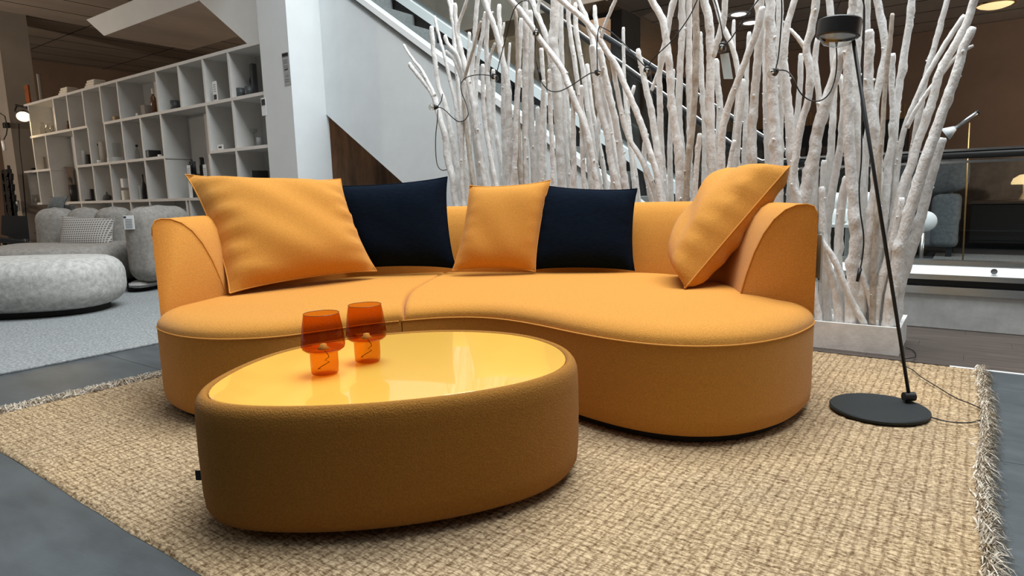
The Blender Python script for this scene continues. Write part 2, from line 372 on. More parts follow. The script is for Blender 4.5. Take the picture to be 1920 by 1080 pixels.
slopebar(MB(), -7.3, -.94, zup, -.085, -.035, YW-.008, YW+.09).build('stringer_shadow_gap', M['stairgrey'], stair)
MB().bb((landL[0]+.004, YW+.002, landL[1]-.003), (lo2[0]+.0, YW+1.25, landL[1]+.06)).build('landing_underside', M['ceil'], stair)
YF = 5.70
fu = ony(1001, 168, YF); fu2 = ony(757, 0, YF); fs = (fu2.z-fu.z)/(fu2.x-fu.x)
def zfar(X): return fu.z+fs*(X-fu.x)
slopebar(MB(), -8, -.9, zfar, -.05, .06, YF-.06, YF+.03).build('stringer_cap', M['whiteband'], stair)
slopebar(MB(), -8, -.9, zfar, .06, .11, YF-.02, YF+.03).build('balustrade_shoe', M['steel'], stair)
slopebar(MB(), -8, -.9, zfar, -.50, -.05, YF, YF+.03).build('inner_skirt', M['stairblack'], stair)
for k in range(19):
    X = -.98-.34*k; z = zup(X-.17)-.27
    MB().bb((X-.34, YW+.10, max(0, z-.42)), (X, YF-.02, max(.05, z))).build('step', M['stairgrey2'], stair)
def rail(Y, p0, p1, bottomX, z_end, Xend):
    a, b = ony(*p0, Y), ony(*p1, Y); m_ = (b.z-a.z)/(b.x-a.x)
    Xk = a.x+(z_end-a.z)/m_
    return [(-7.0, Y, a.z+m_*(-7.0-a.x)), (Xk-.06, Y, z_end-m_*.06), (Xk+.03, Y, z_end), (Xend, Y, z_end)], m_, a
hr = thing('stair_railing', 'near glass stair railing with black handrail running down behind the white branches', 'railing', (-2, YW+.03, 0))
pth, m_, a_ = rail(YW+.03, (1152, 112), (1252, 185), -1, 1.0, -.93)
MB().tube(pth, .022, 8).build('handrail', M['blackplastic'], hr, smooth=True)
MB().tube([(p[0], p[1]-.012, p[2]+.022) for p in pth], .008, 6).build('rail_trim', M['steel'], hr, smooth=True)
MB().prism([(-7, zup(-7)+.03), (-.95, zup(-.95)+.03), (-.95, .97), (pth[1][0], pth[1][2]-.02), (-7, pth[0][2]-.02)], YW+.026, 'y', YW+.034).build('glass_panel', M['pane'], hr)
hr2 = thing('stair_railing', 'far glass stair railing with black handrail on the other side of the steps', 'railing', (-2, YF+.01, 0))
pth, m_, a_ = rail(YF+.01, (1130, 66), (1292, 170), -1, 1.03, -.55)
MB().tube(pth, .026, 8).build('handrail', M['blackplastic'], hr2, smooth=True)
MB().tube([(p[0], p[1]-.014, p[2]+.026) for p in pth], .009, 6).build('rail_trim', M['steel'], hr2, smooth=True)
MB().prism([(-7, zfar(-7)+.11), (-.9, zfar(-.9)+.11), (-.6, 1.0), (pth[1][0], pth[1][2]-.02), (-7, pth[0][2]-.02)], YF+.006, 'y', YF+.014).build('glass_panel', M['pane'], hr2)
# brown mural wall below the stairs
mw = st(MB().bb((-10.5, 5.80, 0), (-3.0, 5.9, 2.5)).build('wall_mural', M['mural']), 'brown wall with dark streaks below the stairs')
# dark pillar and panels behind the stairs
a = ony(1098, 40, 7.0); b = ony(1166, 40, 7.0)
st(MB().bb((a.x, 7.0, 0), (b.x, 7.5, 4.5)).build('wall_pillar_dark', M['greywall']))
a = ony(1168, 60, 8.6); b = ony(1222, 60, 8.6)
cab = thing('tall_cabinet', 'tall brown wardrobe panel standing behind the stairs beside the dark pillar', 'cabinet', (a.x, 8.6, 0))
MB().bb((a.x, 8.6, 0), (b.x, 9.1, 2.45), bev=.01).build('carcass', M['brownwall'], cab)
MB().bb((b.x+.005, 8.62, 0), (b.x+.30, 9.1, 2.4)).build('dark_side', M['stairblack'], cab)
MB().bb((a.x+.02, 8.585, .08), (b.x-.02, 8.60, 2.40)).build('door', M['brownwall'], cab)
# right glass railing on its plinth
rl = thing('glass_railing', 'glass railing with black handrail standing on the concrete plinth at right', 'railing', (0, YW, .40))
MB().tube([(-.93, YW+.03, 1.0), (2.6, YW+.03, 1.0)], .022, 10).build('handrail', M['blackplastic'], rl, smooth=True)
MB().bb((-.93, YW+.012, 1.022), (2.6, YW+.048, 1.034)).build('rail_trim', M['steel'], rl)
MB().bb((-.93, YW+.015, .955), (2.6, YW+.045, .968)).build('rail_trim', M['steel'], rl)
MB().bb((-.93, YW+.026, .40), (2.6, YW+.034, .96)).build('glass_panel', M['pane'], rl)
pj = sroot('trim_2', (0, YW, 0), 'concrete plinth with white and metal bands under the glass railing')
MB().bb((-.93, YW, 0), (2.6, YW+.16, .205), bev=.004).build('concrete_kerb', M['concrete'], pj)
MB().bb((-.93, YW-.012, .205), (2.6, YW+.14, .25)).build('metal_band', M['steel'], pj)
MB().bb((-.93, YW+.02, .25), (2.6, YW+.12, .29)).build('dark_gap', M['stairblack'], pj)
MB().bb((-.93, YW-.01, .29), (2.6, YW+.13, .322)).build('metal_band', M['steel'], pj)
MB().add([(-.93, YW-.025, .322), (2.6, YW-.025, .322), (2.6, YW+.13, .322), (-.93, YW+.13, .322), (-.93, YW-.02, .330), (2.6, YW-.02, .330), (2.6, YW+.02, .3785), (-.93, YW+.02, .3785), (-.93, YW+.13, .3785), (2.6, YW+.13, .3785)], [(0, 1, 5, 4), (4, 5, 6, 7), (7, 6, 9, 8), (8, 9, 2, 3), (3, 2, 1, 0), (0, 4, 7, 8, 3), (1, 2, 9, 6, 5)]).build('white_band', M['whiteband'], pj)
MB().bb((-.93, YW+.01, .378), (2.6, YW+.10, .40)).build('metal_band', M['steel'], pj)
q = ony(1864, 509, YW-.02)
MB().lathe([(.0, 0), (.016, 0), (.016, .004)], (q.x, YW-.021, .352), 14, rot=Matrix.Rotation(R(90), 3, 'X')).build('screw_cap', M['greyink'], pj)

# ------------------------------------------------------------------ ceiling lamps beyond the stairs
for i, (x, y, lb) in enumerate(((1385, 27, 'larger recessed ceiling downlight seen between the branches'), (1407, 43, 'smaller recessed ceiling downlight just behind the larger one'))):
    p = onz(x, y, 2.895)
    t = thing('ceiling_downlight', lb, 'ceiling light', p)
    MB().lathe([(.085, 0), (.13, -.004), (.135, .01)], p, 24).build('rim', M['white'], t, smooth=True)
    MB().lathe([(.0005, -.012), (.05, -.012), (.085, -.002)], p, 24).build('lamp_disc', M['ceillamp'], t, smooth=True)
p = onz(1866, 9, 2.89)
t = thing('ceiling_bowl_light', 'warm glowing ceiling lamp at the upper right corner', 'ceiling light', p)
MB().lathe([(.0005, -.04), (.10, -.035), (.16, -.015), (.18, 0)], p, 28).build('bowl', M['mushroomglow'], t, smooth=True)
MB().lathe([(.18, -.004), (.20, 0), (.18, .008)], p, 28).build('rim', M['gold'], t, smooth=True)

# ------------------------------------------------------------------ furniture beyond the railing
p0 = ony(1690, 430, 8.7); 
ac = thing('armchair', 'blue grey armchair with slouchy back cushion behind the glass railing', 'armchair', (-.62, 8.7, 0))
xr = ony(1798, 420, 8.7).x; xl = xr-1.0
MB().bb((xl, 8.75, .12), (xr, 9.55, .46), bev=.05).build('seat', M['denim'], ac, auto=50)
zt = ony(1770, 364, 8.7).z
MB().bb((xr-.27, 8.70, .12), (xr, 9.62, zt), bev=.07).build('arm', M['denim'], ac, auto=60)
MB().bb((xl, 8.70, .12), (xl+.27, 9.62, zt), bev=.07).build('arm', M['denim'], ac, auto=60)
MB().bb((xl+.1, 9.45, .12), (xr-.1, 9.72, zt+.1), bev=.07).build('backrest', M['denim'], ac, auto=60)
for x in (xl+.08, xr-.08):
    for y in (8.8, 9.5): MB().bb((x-.03, y-.03, 0), (x+.03, y+.03, .12)).build('leg', M['black'], ac)
def blob(c, d, seed, amp=.06, n=28):
    mb = MB(); mb.sphere((0, 0, 0), 1, n); rs = random.Random(seed); ks = [Vector((rs.uniform(-4, 4), rs.uniform(-4, 4), rs.uniform(-4, 4))) for _ in range(5)]; ph = [rs.uniform(0, 6) for _ in range(5)]
    out = []
    for v in mb.v:
        v = Vector(v); q = [math.copysign(abs(a)**.62, a) for a in v]
        g = 1+amp*sum(math.sin(k.dot(v)+f) for k, f in zip(ks, ph))/2
        out.append((c[0]+q[0]*d[0]*g, c[1]+q[1]*d[1]*g, c[2]+q[2]*d[2]*g))
    mb.v = out; return mb
cz = ony(1765, 337, 9.1).z
tag(blob((xr-.31, 9.1, zt+.205), (.36, .22, .20), 3, .10).build('throw_cushion', M['denim'], loc=(xr-.31, 9.1, zt), smooth=True), 'crumpled blue grey cushion piled on the armchair behind the glass railing', 'cushion')
p = ony(1735, 415, 6.6)
t = thing('round_sign', 'white round disc on a thin pole seen behind the glass railing', 'sign', (p.x, 6.6, 0))
MB().lathe([(.0005, -.012), (.080, -.012), (.088, 0), (.080, .012), (.0005, .012)], (p.x, 6.6, p.z), 28, rot=Matrix.Rotation(R(90), 3, 'X')).build('disc', M['whiteband'], t, smooth=True)
MB().lathe([(.0005, -.02), (.035, -.02), (.05, -.01)], (p.x, 6.588, p.z), 20, rot=Matrix.Rotation(R(90), 3, 'X')).build('boss', M['tape'], t, smooth=True)
MB().tube([(p.x-.01, 6.6, p.z-.1), (p.x-.02, 6.6, .01)], .016, 8).build('pole', M['steel'], t, smooth=True)
MB().lathe([(.0005, 0), (.12, 0), (.12, .012), (.0005, .014)], (p.x-.02, 6.6, 0), 20).build('foot', M['steel'], t)
# slim spot lamp on a thin pole
p = ony(1800, 228, 6.4); q = ony(1833, 210, 6.4); s_ = ony(1791, 240, 6.4); e_ = ony(1772, 252, 6.4); pb = ony(1818, 230, 6.4)
t = thing('reading_floor_lamp', 'slim floor lamp with a tilted tube arm and white cone head by the brown wall', 'floor lamp', (pb.x, 6.4, 0))
MB().tube([q, s_], [.017, .015], 10).build('arm', M['steel'], t, smooth=True)
MB().tube([q+(q-s_)*.04, q], [.019, .019], 10).build('arm_cap', M['black'], t, smooth=True)
MB().tube([s_, e_], [.018, .058], 16).build('lamp_head', M['white'], t, smooth=True)
MB().tube([e_, e_+(e_-s_)*.02], [.056, .05], 16).build('lamp_lens', M['black'], t, smooth=True)
MB().tube([(pb.x, 6.4, pb.z), (pb.x+.03, 6.4, .02)], .006, 8).build('pole', M['gold'], t, smooth=True)
MB().lathe([(.0005, 0), (.12, 0), (.12, .016), (.0005, .018)], (pb.x+.03, 6.4, 0), 22).build('foot', M['black'], t)
# low sideboard with mushroom lamp
sb = thing('low_cabinet', 'dark low cabinet along the far brown wall behind the glass railing', 'cabinet', (1.2, 10.2, 0))
zt2 = ony(1850, 382, 10.0).z
MB().bb((-.05, 9.98, .08), (3.0, 10.6, zt2), bev=.01).build('carcass', M['stairblack'], sb)
for k in range(3): MB().bb((-.04+1.01*k, 9.965, .12), (.95+1.01*k, 9.98, zt2-.05)).build('door', M['black'], sb)
MB().bb((-.05, 9.95, zt2), (3.0, 10.62, zt2+.03)).build('worktop', M['wood'], sb)
p = ony(1925, 375, 10.2); k = mpp(p)
t = thing('mushroom_lamp', 'glowing mushroom shaped table lamp on the dark low cabinet', 'table lamp', (p.x, 10.2, zt2+.03))
zb = zt2+.03; hh = ony(1925, 325, 10.2).z-zb
MB().lathe([(.0005, 0), (.10, 0), (.07, .03), (.045, .10), (.05, hh*.62)], (p.x, 10.2, zb), 20).build('stem', M['cream'], t, smooth=True)
MB().lathe([(.165, hh*.60), (.17, hh*.66), (.15, hh*.82), (.09, hh*.95), (.0005, hh)], (p.x, 10.2, zb), 26).build('lamp_shade', M['mushroomglow'], t, smooth=True)
# grey rug beyond railing
tag(MB().bb((-.35, 8.25, 0), (.9, 9.2, .012)).build('rug', M['carpet'], loc=(.3, 8.7, 0)), 'small grey rug on the dark floor behind the glass railing', 'rug')
# framed art on far wall (soft cloudy greys)
p = ony(1870, 335, 10.75)
t = thing('wall_picture', 'large muted grey cloudy picture on the far brown wall', 'picture', (p.x, 10.76, p.z-.35))
M['cloud'] = mat('cloudy_print', (.2, .16, .13), .7, noise=(2.2, .5, one), vary2=((.10, .075, .06), (.30, .25, .21)))
MB().bb((p.x-.45, 10.755, p.z-.33), (p.x+1.3, 10.795, p.z+.36)).build('print', M['cloud'], t)
MB().bb((p.x-.47, 10.765, p.z-.35), (p.x+1.32, 10.799, p.z+.38)).build('frame', M['brownwall'], t)
# display rack with brass rods
a = ony(1330, 250, 9.9); b = ony(1700, 250, 9.9)
rk = thing('display_rack', 'dark display rack with upright brass rods against the far wall', 'display rack', (a.x, 9.9, 0))
zr = ony(1560, 232, 9.9).z
MB().bb((a.x, 9.9, 0), (b.x, 10.3, zr), bev=.01).build('carcass', M['stairblack'], rk)
for k in range(60):
    x = a.x+.05+(b.x-a.x-.1)*k/59
    MB().tube([(x, 10.05, zr), (x, 10.05, zr+.14+.10*random.random())], .008, 5).build('rod', M['gold'], rk)
for k in range(26):
    x = a.x+.08+(b.x-a.x-.16)*k/25
    MB().bb((x-.035, 9.885, zr-.62), (x+.035, 9.90, zr-.30)).build('slat', M['wood' if k % 3 else 'woodbox'], rk)
    MB().bb((x-.035, 9.885, zr-1.2), (x+.035, 9.90, zr-.70)).build('slat', M['greywall'], rk)
# pale glass bottles glimpsed between the branches
for i, x in enumerate((1566, 1594, 1622)):
    p = ony(x, 395, 5.2); k = mpp(p)
    if i == 0:
        tb = thing('side_table', 'pale side table half hidden behind the right hand branches', 'table', (ony(1594, 420, 5.2).x, 5.2, 0))
        xx = ony(1594, 420, 5.2).x
        zt3 = ony(1594, 418, 5.2).z
        MB().lathe([(.0005, zt3-.02), (.24, zt3-.02), (.24, zt3), (.0005, zt3)], (xx, 5.2, 0), 32).build('table_top', M['concrete'], tb)
        MB().tube([(xx, 5.2, 0), (xx, 5.2, zt3-.02)], .03, 10).build('leg', M['concrete'], tb)
        MB().lathe([(.0005, 0), (.16, 0), (.16, .012), (.0005, .014)], (xx, 5.2, 0), 24).build('foot', M['concrete'], tb)
    tag(MB().lathe([(.0005, 0), (.055, 0), (.058, .05), (.058, .10), (.045, .112), (.058, .13), (.055, .19), (.035, .215), (.0005, .22)], (p.x, 5.2, zt3), 20).build('glass_jar', M['whiteband'], loc=(p.x, 5.2, zt3), smooth=True),
        ['pale double bulged jar leftmost on the side table behind the branches', 'pale double bulged jar in the middle of the side table behind the branches', 'pale double bulged jar rightmost on the side table behind the branches'][i], 'jar', 'pale jars on the side table')

# ------------------------------------------------------------------ shelf wall on the left
YS = 4.06; DS = .32
def sx(x, y): return ony(x, y, YS).x
def sz(x, y): return ony(x, y, YS).z
Z0, Z1, Z2, Z3 = 2.437, 1.934, 1.401, .879; Z4 = .40; T = .034
XL, XR = sx(45, 197), sx(489, 90)
sh = thing('shelf_unit', 'long white open shelf wall with staggered compartments at left', 'shelf', ((XL+XR)/2, YS, 0))
def board(xa, xb, z): MB().bb((xa, YS, z-T/2), (xb, YS+DS, z+T/2)).build('shelf_board', M['shelf'], sh)
def upr(x, za, zb): MB().bb((x-T/2, YS+.002, za+T/2), (x+T/2, YS+DS, zb-T/2)).build('divider', M['shelf'], sh)
board(XL-.02, XR+T/2, Z0)
xA = sx(163, 240); xB = sx(195, 235)
board(sx(60, 258)-.08, xA+T/2, Z1); board(xB-T/2, XR+T/2, Z1)
board(sx(47, 322)-.05, sx(94, 318)+T/2, Z2); board(sx(145, 312)-T/2, sx(309, 295)+T/2, Z2); board(sx(393, 286), XR+T/2, Z2)
board(sx(56, 383)-.08, sx(79, 381), Z3); board(sx(127, 380), XR+T/2, Z3)
board(sx(56, 383), XR+T/2, Z4); board(sx(56, 383), XR+T/2, .05)
for x, y in ((56, 230), (104, 230), (130, 230), (159, 220), (190, 200), (222, 190), (296, 185), (337, 170), (382, 150), (430, 145)): upr(sx(x, y), Z1, Z0)
upr(XR, .06, Z0)
for x, y in ((64, 290), (89, 290), (140, 280), (168, 275), (199, 270), (231, 265), (266, 260), (304, 255), (391, 250), (440, 248)): upr(sx(x, y), Z2, Z1)
for x, y in ((54, 350), (73, 350), (97, 345), (148, 345), (177, 345), (209, 340), (241, 340), (275, 340), (312, 335), (396, 330), (446, 325)): upr(sx(x, y), Z3, Z2)
for x in (128, 153, 211, 245, 281, 350, 356, 400, 446): upr(sx(x, 388), Z4, Z3)
for x in (60, 128, 211, 281, 356, 446): upr(sx(x, 388), .05, Z4)
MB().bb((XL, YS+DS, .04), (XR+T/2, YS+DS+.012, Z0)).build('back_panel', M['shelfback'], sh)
# things standing on it
def at(x, y, z, d=.10):
    Y = YS+d; p = ony(x, y, Y); return Vector((p.x, Y, z+T/2+.0005)), mpp(p)
def boxitem(name, label, cat, x, y, z, wpx, hpx, m, d=.10, dep=None, group=None, bev=.004):
    p, k = at(x, y, z, d); w_, h_ = wpx*k*1.05, hpx*k
    w_ = w_*.9; dep = dep or min(.16, w_)
    mb = MB().box((p.x, p.y, p.z+h_/2), (w_, dep, h_), bev=bev)
    return tag(mb.build(name, m, loc=p), label, cat, group), p, w_, h_
def jar(name, label, cat, x, y, z, prof, m, d=.10, group=None, n=18):
    p, k = at(x, y, z, d)
    return tag(MB().lathe([(r*k, h*k) for r, h in prof], p, n).build(name, m, loc=p, smooth=True), label, cat, group), p, k
boxitem('orange_board', 'orange brown panel standing on the left end of the shelf top', 'panel', 54, 190, Z0, 17, 36, M['orange'], .08, .03)
p, k = at(79, 185, Z0, .16)
t = thing('perspex_stand', 'clear upright perspex stand on the shelf top beside the orange panel', 'stand', p)
MB().box(p+Vector((0, 0, 27*k)), (11*k, .02, 54*k), bev=.004).build('panel', M['clear'], t)
MB().box(p+Vector((-6*k, 0, 27*k)), (1.4*k, .03, 54*k)).build('post', M['shelf'], t)
MB().box(p+Vector((0, 0, .006)), (14*k, .1, .012)).build('foot', M['shelf'], t)
for x, y, wd, lb in ((131, 176, 42, 'folded cream towel bundle left of two on the shelf top'), (181, 160, 44, 'folded cream towel bundle right of two on the shelf top')):
    p, k = at(x, y, Z0, .12)
    t = thing('towel_bundle', lb, 'towel', p, 'cream bundles on the shelf top')
    for j in range(3): MB().box(p+Vector((0, 0, (.02+.034*j))), (wd*k*(.92-.10*j), .2-.02*j, .034), bev=.015).build('fold', M['cream'], t, auto=60)
for x, hh, r in ((72, 28, 5), (82, 24, 5), (92, 20, 6), (100, 16, 5)):
    jar('glass_carafe', {72: 'tallest clear glass carafe in the top left compartment', 82: 'clear glass carafe second from left in the top left compartment', 92: 'wide clear glass jar third in the top left compartment', 100: 'shortest clear glass jar at right of the top left compartment'}[x], 'jar', x, 250, Z1, [(.01, 0), (r, 0), (r, hh*.6), (r*.55, hh*.8), (r*.6, hh)], M['clear'], .12, 'glass jars on the top left shelf')
jar('small_bottle', 'small dark red bottle in the second compartment of the top row', 'bottle', 129, 245, Z1, [(.01, 0), (3, 0), (3, 9), (1.2, 12), (1.2, 18), (.01, 18)], M['amberbottle'], .1)
boxitem('wooden_box', 'small pale wooden box in the warmly lit compartment', 'box', 219, 228, Z1, 11, 10, M['woodbox'], .12)
boxitem('grey_box', 'taupe box beside the amber bottle on the top shelf', 'box', 276, 213, Z1, 16, 21, M['pillar'], .15)
t_, p, k = jar('amber_bottle', 'amber bottle with white cap on the top shelf', 'bottle', 290, 212, Z1, [(.01, 0), (5, 0), (5, 30), (2, 35), (2, 38), (.01, 38)], M['amberbottle'], .1)
MB().lathe([(2.2*k, 37*k), (2.2*k, 46*k), (.01, 47*k)], p, 12).build('bottle_cap', M['cream'], t_, smooth=True)
jar('cream_pot', 'tiny cream pot alone on the top shelf left of the taupe box', 'pot', 257, 219, Z1, [(.01, 0), (2, 0), (2.4, 3), (1.4, 7), (.01, 7)], M['cream'], .06)
t_, p, k = jar('dark_mug', 'dark grey mug in the compartment right of the amber bottle', 'mug', 329, 206, Z1, [(.01, 0), (8, 0), (8, 18), (7, 18), (7, 3), (.01, 2)], M['darkgrey'], .1)
MB().tube([p+Vector((-8*k, 0, 14*k)), p+Vector((-12*k, 0, 12*k)), p+Vector((-12*k, 0, 6*k)), p+Vector((-8*k, 0, 4*k))], 1.2*k, 8).build('mug_handle', M['darkgrey'], t_, smooth=True)
p, k = at(405, 190, Z1, .03)
t = thing('price_card', 'tall white price card with a black block in the top shelf', 'card', p)
MB().box(p+Vector((0, 0, 18*k)), (13*k, .006, 36*k)).build('sheet', M['paper'], t)
MB().box(p+Vector((0, -.004, 7.5*k)), (9.5*k, .002, 9*k)).build('printed_block', M['ink'], t)
for j in range(4): MB().box(p+Vector((0, -.004, (18+4*j)*k)), (8*k, .002, 1.1*k)).build('printed_line', M['greyink'], t)
for x, r, lb in ((452, 8, 'dark grey cup at left in the top right compartment'), (468, 8, 'dark grey cup at right in the top right compartment')):
    jar('dark_cup', lb, 'cup', x, 178, Z1, [(.01, 0), (r, 0), (r, 18), (r-.8, 18), (r-1, 2), (.01, 2)], M['darkgrey'], .1, 'dark grey cups on the shelf')
p, k = at(478, 172, Z1, .2)
t = thing('pepper_mill', 'tall black mill with a ring handle in the top right compartment', 'mill', p)
MB().box(p+Vector((0, 0, 31*k)), (9*k, .06, 62*k), bev=.01).build('body', M['darkgrey'], t)
MB().tube([p+Vector((-4*k-9*k*math.sin(a), 0, 32*k+10*k*math.cos(a))) for a in [math.pi*i/12 for i in range(13)]], 1.1*k, 8).build('ring_handle', M['blackplastic'], t, smooth=True)
boxitem('white_carton', 'tall white carton in the second row at far left', 'box', 76, 318, Z2, 10, 29, M['paper'], .1)
boxitem('white_carton', 'narrow grey carton right of the tall white carton at far left', 'box', 85, 318, Z2, 5, 24, M['pillar'], .12)
boxitem('black_box', 'small black box at the left edge of the second row', 'box', 63, 320, Z2, 7, 5, M['blackplastic'], .06)
boxitem('black_canister', 'black canister left of the white bottle in the second row', 'canister', 151, 308, Z2, 9, 25, M['blackplastic'], .12)
jar('white_bottle', 'white bottle between two black canisters in the second row', 'bottle', 158.5, 308, Z2, [(.01, 0), (3.2, 0), (3.2, 24), (2.6, 28), (.01, 28)], M['paper'], .1)
boxitem('black_canister', 'black canister right of the white bottle in the second row', 'canister', 167, 306, Z2, 5, 20, M['blackplastic'], .14)
p, k = at(191, 304, Z2, .12)
t = thing('coffee_grinder', 'hand grinder with black knob and pale barrel in the second row', 'grinder', p)
MB().lathe([(.001, 0), (4*k, 0), (4*k, 40*k), (.001, 40*k)], p+Vector((3*k, 0, 0)), 16).build('barrel', M['cream'], t, smooth=True)
MB().box(p+Vector((-3*k, 0, 15*k)), (3*k, .03, 30*k)).build('back_stem', M['blackplastic'], t)
MB().sphere(p+Vector((-7*k, -.01, 35*k)), 5*k, 14).build('knob', M['blackplastic'], t, smooth=True)
jar('white_cup', 'tiny white cup in front of the hand grinder', 'cup', 186, 305, Z2, [(.01, 0), (3, 0), (3.4, 6), (2.8, 6), (2.5, 1), (.01, 1)], M['paper'], .05)
p, k = at(217, 303, Z2, .12)
t = thing('glass_display_case', 'clear glass box on a white base in the second row', 'display case', p)
MB().box(p+Vector((0, 0, 4.5*k)), (25*k, .14, 9*k), bev=.003).build('base', M['paper'], t)
MB().box(p+Vector((0, 0, 22*k)), (20*k, .11, 26*k)).build('glass_cover', M['clear'], t)
MB().box(p+Vector((4*k, 0, 20*k)), (2*k, .02, 20*k)).build('black_insert', M['blackplastic'], t)
for x, hh, lb in ((251, 44, 'tall clear bottle with black ball stopper in the second row'), (259, 30, 'shorter clear bottle right of the stoppered bottle in the second row')):
    t_, p, k = jar('glass_bottle', lb, 'bottle', x, 300, Z2, [(.01, 0), (4, 0), (4, hh*.5), (1.2, hh*.72), (1.2, hh*.8)], M['clear'], .12, 'clear bottles in the second row')
    MB().sphere(p+Vector((0, 0, hh*.86*k)), 2.6*k, 12).build('stopper', M['blackplastic'], t_, smooth=True)
boxitem('black_case', 'low black case in the second row left of the tall compartment', 'case', 286, 296, Z2, 25, 14, M['blackplastic'], .1, bev=.012)
boxitem('white_block', 'tiny white block right of the low black case', 'block', 300, 296, Z2, 6, 4, M['paper'], .05)
p, k = at(370, 371, Z3, .12)
t = thing('knife_stand', 'dark knife stand with black handles in the tall compartment', 'knife stand', p)
MB().box(p+Vector((0, 0, 22*k)), (14*k, .08, 44*k), bev=.006).build('block', M['greywall'], t)
for j in range(5): MB().tube([p+Vector(((-8+4*j)*k, -.02, 42*k)), p+Vector(((-10+5*j)*k, -.03, (62+4*(j % 3))*k))], 2*k, 8).build('handle', M['blackplastic'], t, smooth=True)
boxitem('black_roll', 'fat black roll standing right of the knife stand', 'roll', 384, 370, Z3, 9, 74, M['blackplastic'], .2, bev=.02)
for x, lb in ((359, 'white printed sheet left of the knife stand'), (389, 'white printed sheet right of the knife stand')):
    p, k = at(x, 371, Z3, .05)
    t = thing('printed_sheet', lb, 'sheet', p, 'printed sheets by the knife stand')
    MB().box(p+Vector((0, 0, 30*k)), (11*k, .004, 60*k)).build('sheet', M['paper'], t)
    for j in range(8): MB().box(p+Vector((0, -.003, (28+3.6*j)*k)), (8*k, .002, .9*k)).build('printed_line', M['greyink'], t)
p, k = at(414, 283, Z2, .04)
t = thing('price_card', 'low white price card with a black mark in the second row', 'card', p)
MB().box(p+Vector((0, 0, 5*k)), (19*k, .006, 10*k)).build('sheet', M['paper'], t)
MB().box(p+Vector((0, -.004, 5*k)), (10*k, .002, 3*k)).build('printed_block', M['ink'], t)
jar('smoked_tumbler', 'smoked grey tumbler at the right end of the second row', 'glass', 486, 272, Z2, [(.01, 0), (4, 0), (4.4, 16), (3.8, 16), (3.4, 1), (.01, 1)], M['greyink'], .08)
jar('glass_dish', 'clear footed glass dish behind the smoked tumbler', 'dish', 478, 272, Z2, [(.01, 0), (5, 0), (1, 2), (1, 26), (6, 30), (7, 36)], M['clear'], .2)
t_, p, k = jar('glass_candle', 'small candle in a clear glass low at far left of the shelf', 'candle', 68, 382, Z3, [(.01, 0), (5, 0), (5, 15), (4.6, 15)], M['clear'], .045)
MB().lathe([(.001, .001), (3*k, .001), (3*k, 9*k), (.001, 9*k)], p, 12).build('wax', M['cream'], t_, smooth=True)
boxitem('black_bookend', 'black L shaped stand in the third row', 'stand', 174, 377, Z3, 6, 22, M['blackplastic'], .1)
boxitem('black_tray', 'flat black tray at the foot of the L shaped stand', 'tray', 166, 377, Z3, 10, 3, M['blackplastic'], .05)
t_, p, k = jar('teapot', 'dark round teapot in the third row', 'teapot', 202, 376, Z3, [(.01, 0), (5, 0), (7.5, 4), (6.5, 9), (2, 11), (.01, 12)], M['greywall'], .1)
MB().tube([p+Vector((6*k, 0, 5*k)), p+Vector((9*k, 0, 9*k))], [1.6*k, 1*k], 8).build('spout', M['greywall'], t_, smooth=True)
MB().tube([p+Vector((-6*k, 0, 8*k)), p+Vector((0, 0, 16*k)), p+Vector((6*k, 0, 8*k))], .8*k, 6).build('teapot_handle', M['greywall'], t_, smooth=True)
boxitem('white_carton', 'upper white carton of the pair stacked in the third row', 'box', 235, 357.5, Z3+.0, 10, 17, M['paper'], .1)[0].location.z += .165
boxitem('white_carton', 'lower white carton of the pair stacked in the third row', 'box', 236, 374, Z3, 10, 17.5, M['cream'], .1)
jar('dark_wine_bottle', 'black wine bottle at the right of the third row', 'bottle', 272, 373, Z3, [(.01, 0), (4, 0), (4, 26), (1.3, 34), (1.3, 46), (.01, 46)], M['blackplastic'], .1)
boxitem('grey_booklet', 'grey folded booklet leaning left of the black wine bottle', 'booklet', 264, 373, Z3, 6, 26, M['concrete'], .1, .02)
boxitem('black_binder', 'black binder at the right end of the third row', 'binder', 490, 362, Z3, 5, 46, M['blackplastic'], .1, .2)
p, k = at(140, 377, Z3, .12)
t = thing('potted_plant', 'dark leaved plant in a tall black pot on the shelf', 'plant', p)
MB().lathe([(.001, 0), (6*k, 0), (7*k, 31*k), (6*k, 31*k), (5.6*k, 28*k), (.001, 28*k)], p, 20).build('pot', M['blackplastic'], t, smooth=True)
for j, (dx, dz, wd) in enumerate(((-13, 16, 3), (-9, 12, 3), (9, 16, 3), (4, 20, 2.4), (-3, 18, 2.6))):
    mb = MB(); a0 = p+Vector((0, 0, 29*k)); a1 = p+Vector((dx*.6*k, -.01*j, (29+dz*.8)*k)); a2 = p+Vector((dx*k, -.015*j, (29+dz)*k))
    n_ = Vector((0, 1, 0)); mid = (a0+a1)/2
    mb.add([a0, a1+Vector((-wd*k, 0, .3*wd*k)), a2, a1+Vector((wd*k, 0, -.3*wd*k)), a1+Vector((0, -.012, 0))], [(0, 1, 4), (1, 2, 4), (2, 3, 4), (3, 0, 4)])
    mb.build('leaf', M['leaf'], t)
p, k = at(134, 377, Z3, .24)
tag(MB().box(p+Vector((0, 0, 32*k)), (18*k, .03, 64*k), bev=8*k*.8).build('blush_panel', M['pink'], loc=p, auto=60), 'rounded blush panel standing behind the black plant pot', 'panel')
p, k = at(381, 290, Z3, .25)
tag(MB().bb((sx(377, 250), YS+.2, Z3+T/2), (sx(387, 250), YS+.23, Z1-T/2)).build('wooden_board', M['pink'], loc=(sx(382, 250), YS+.2, Z3+T/2)), 'brown wooden board standing in the tall compartment', 'board')
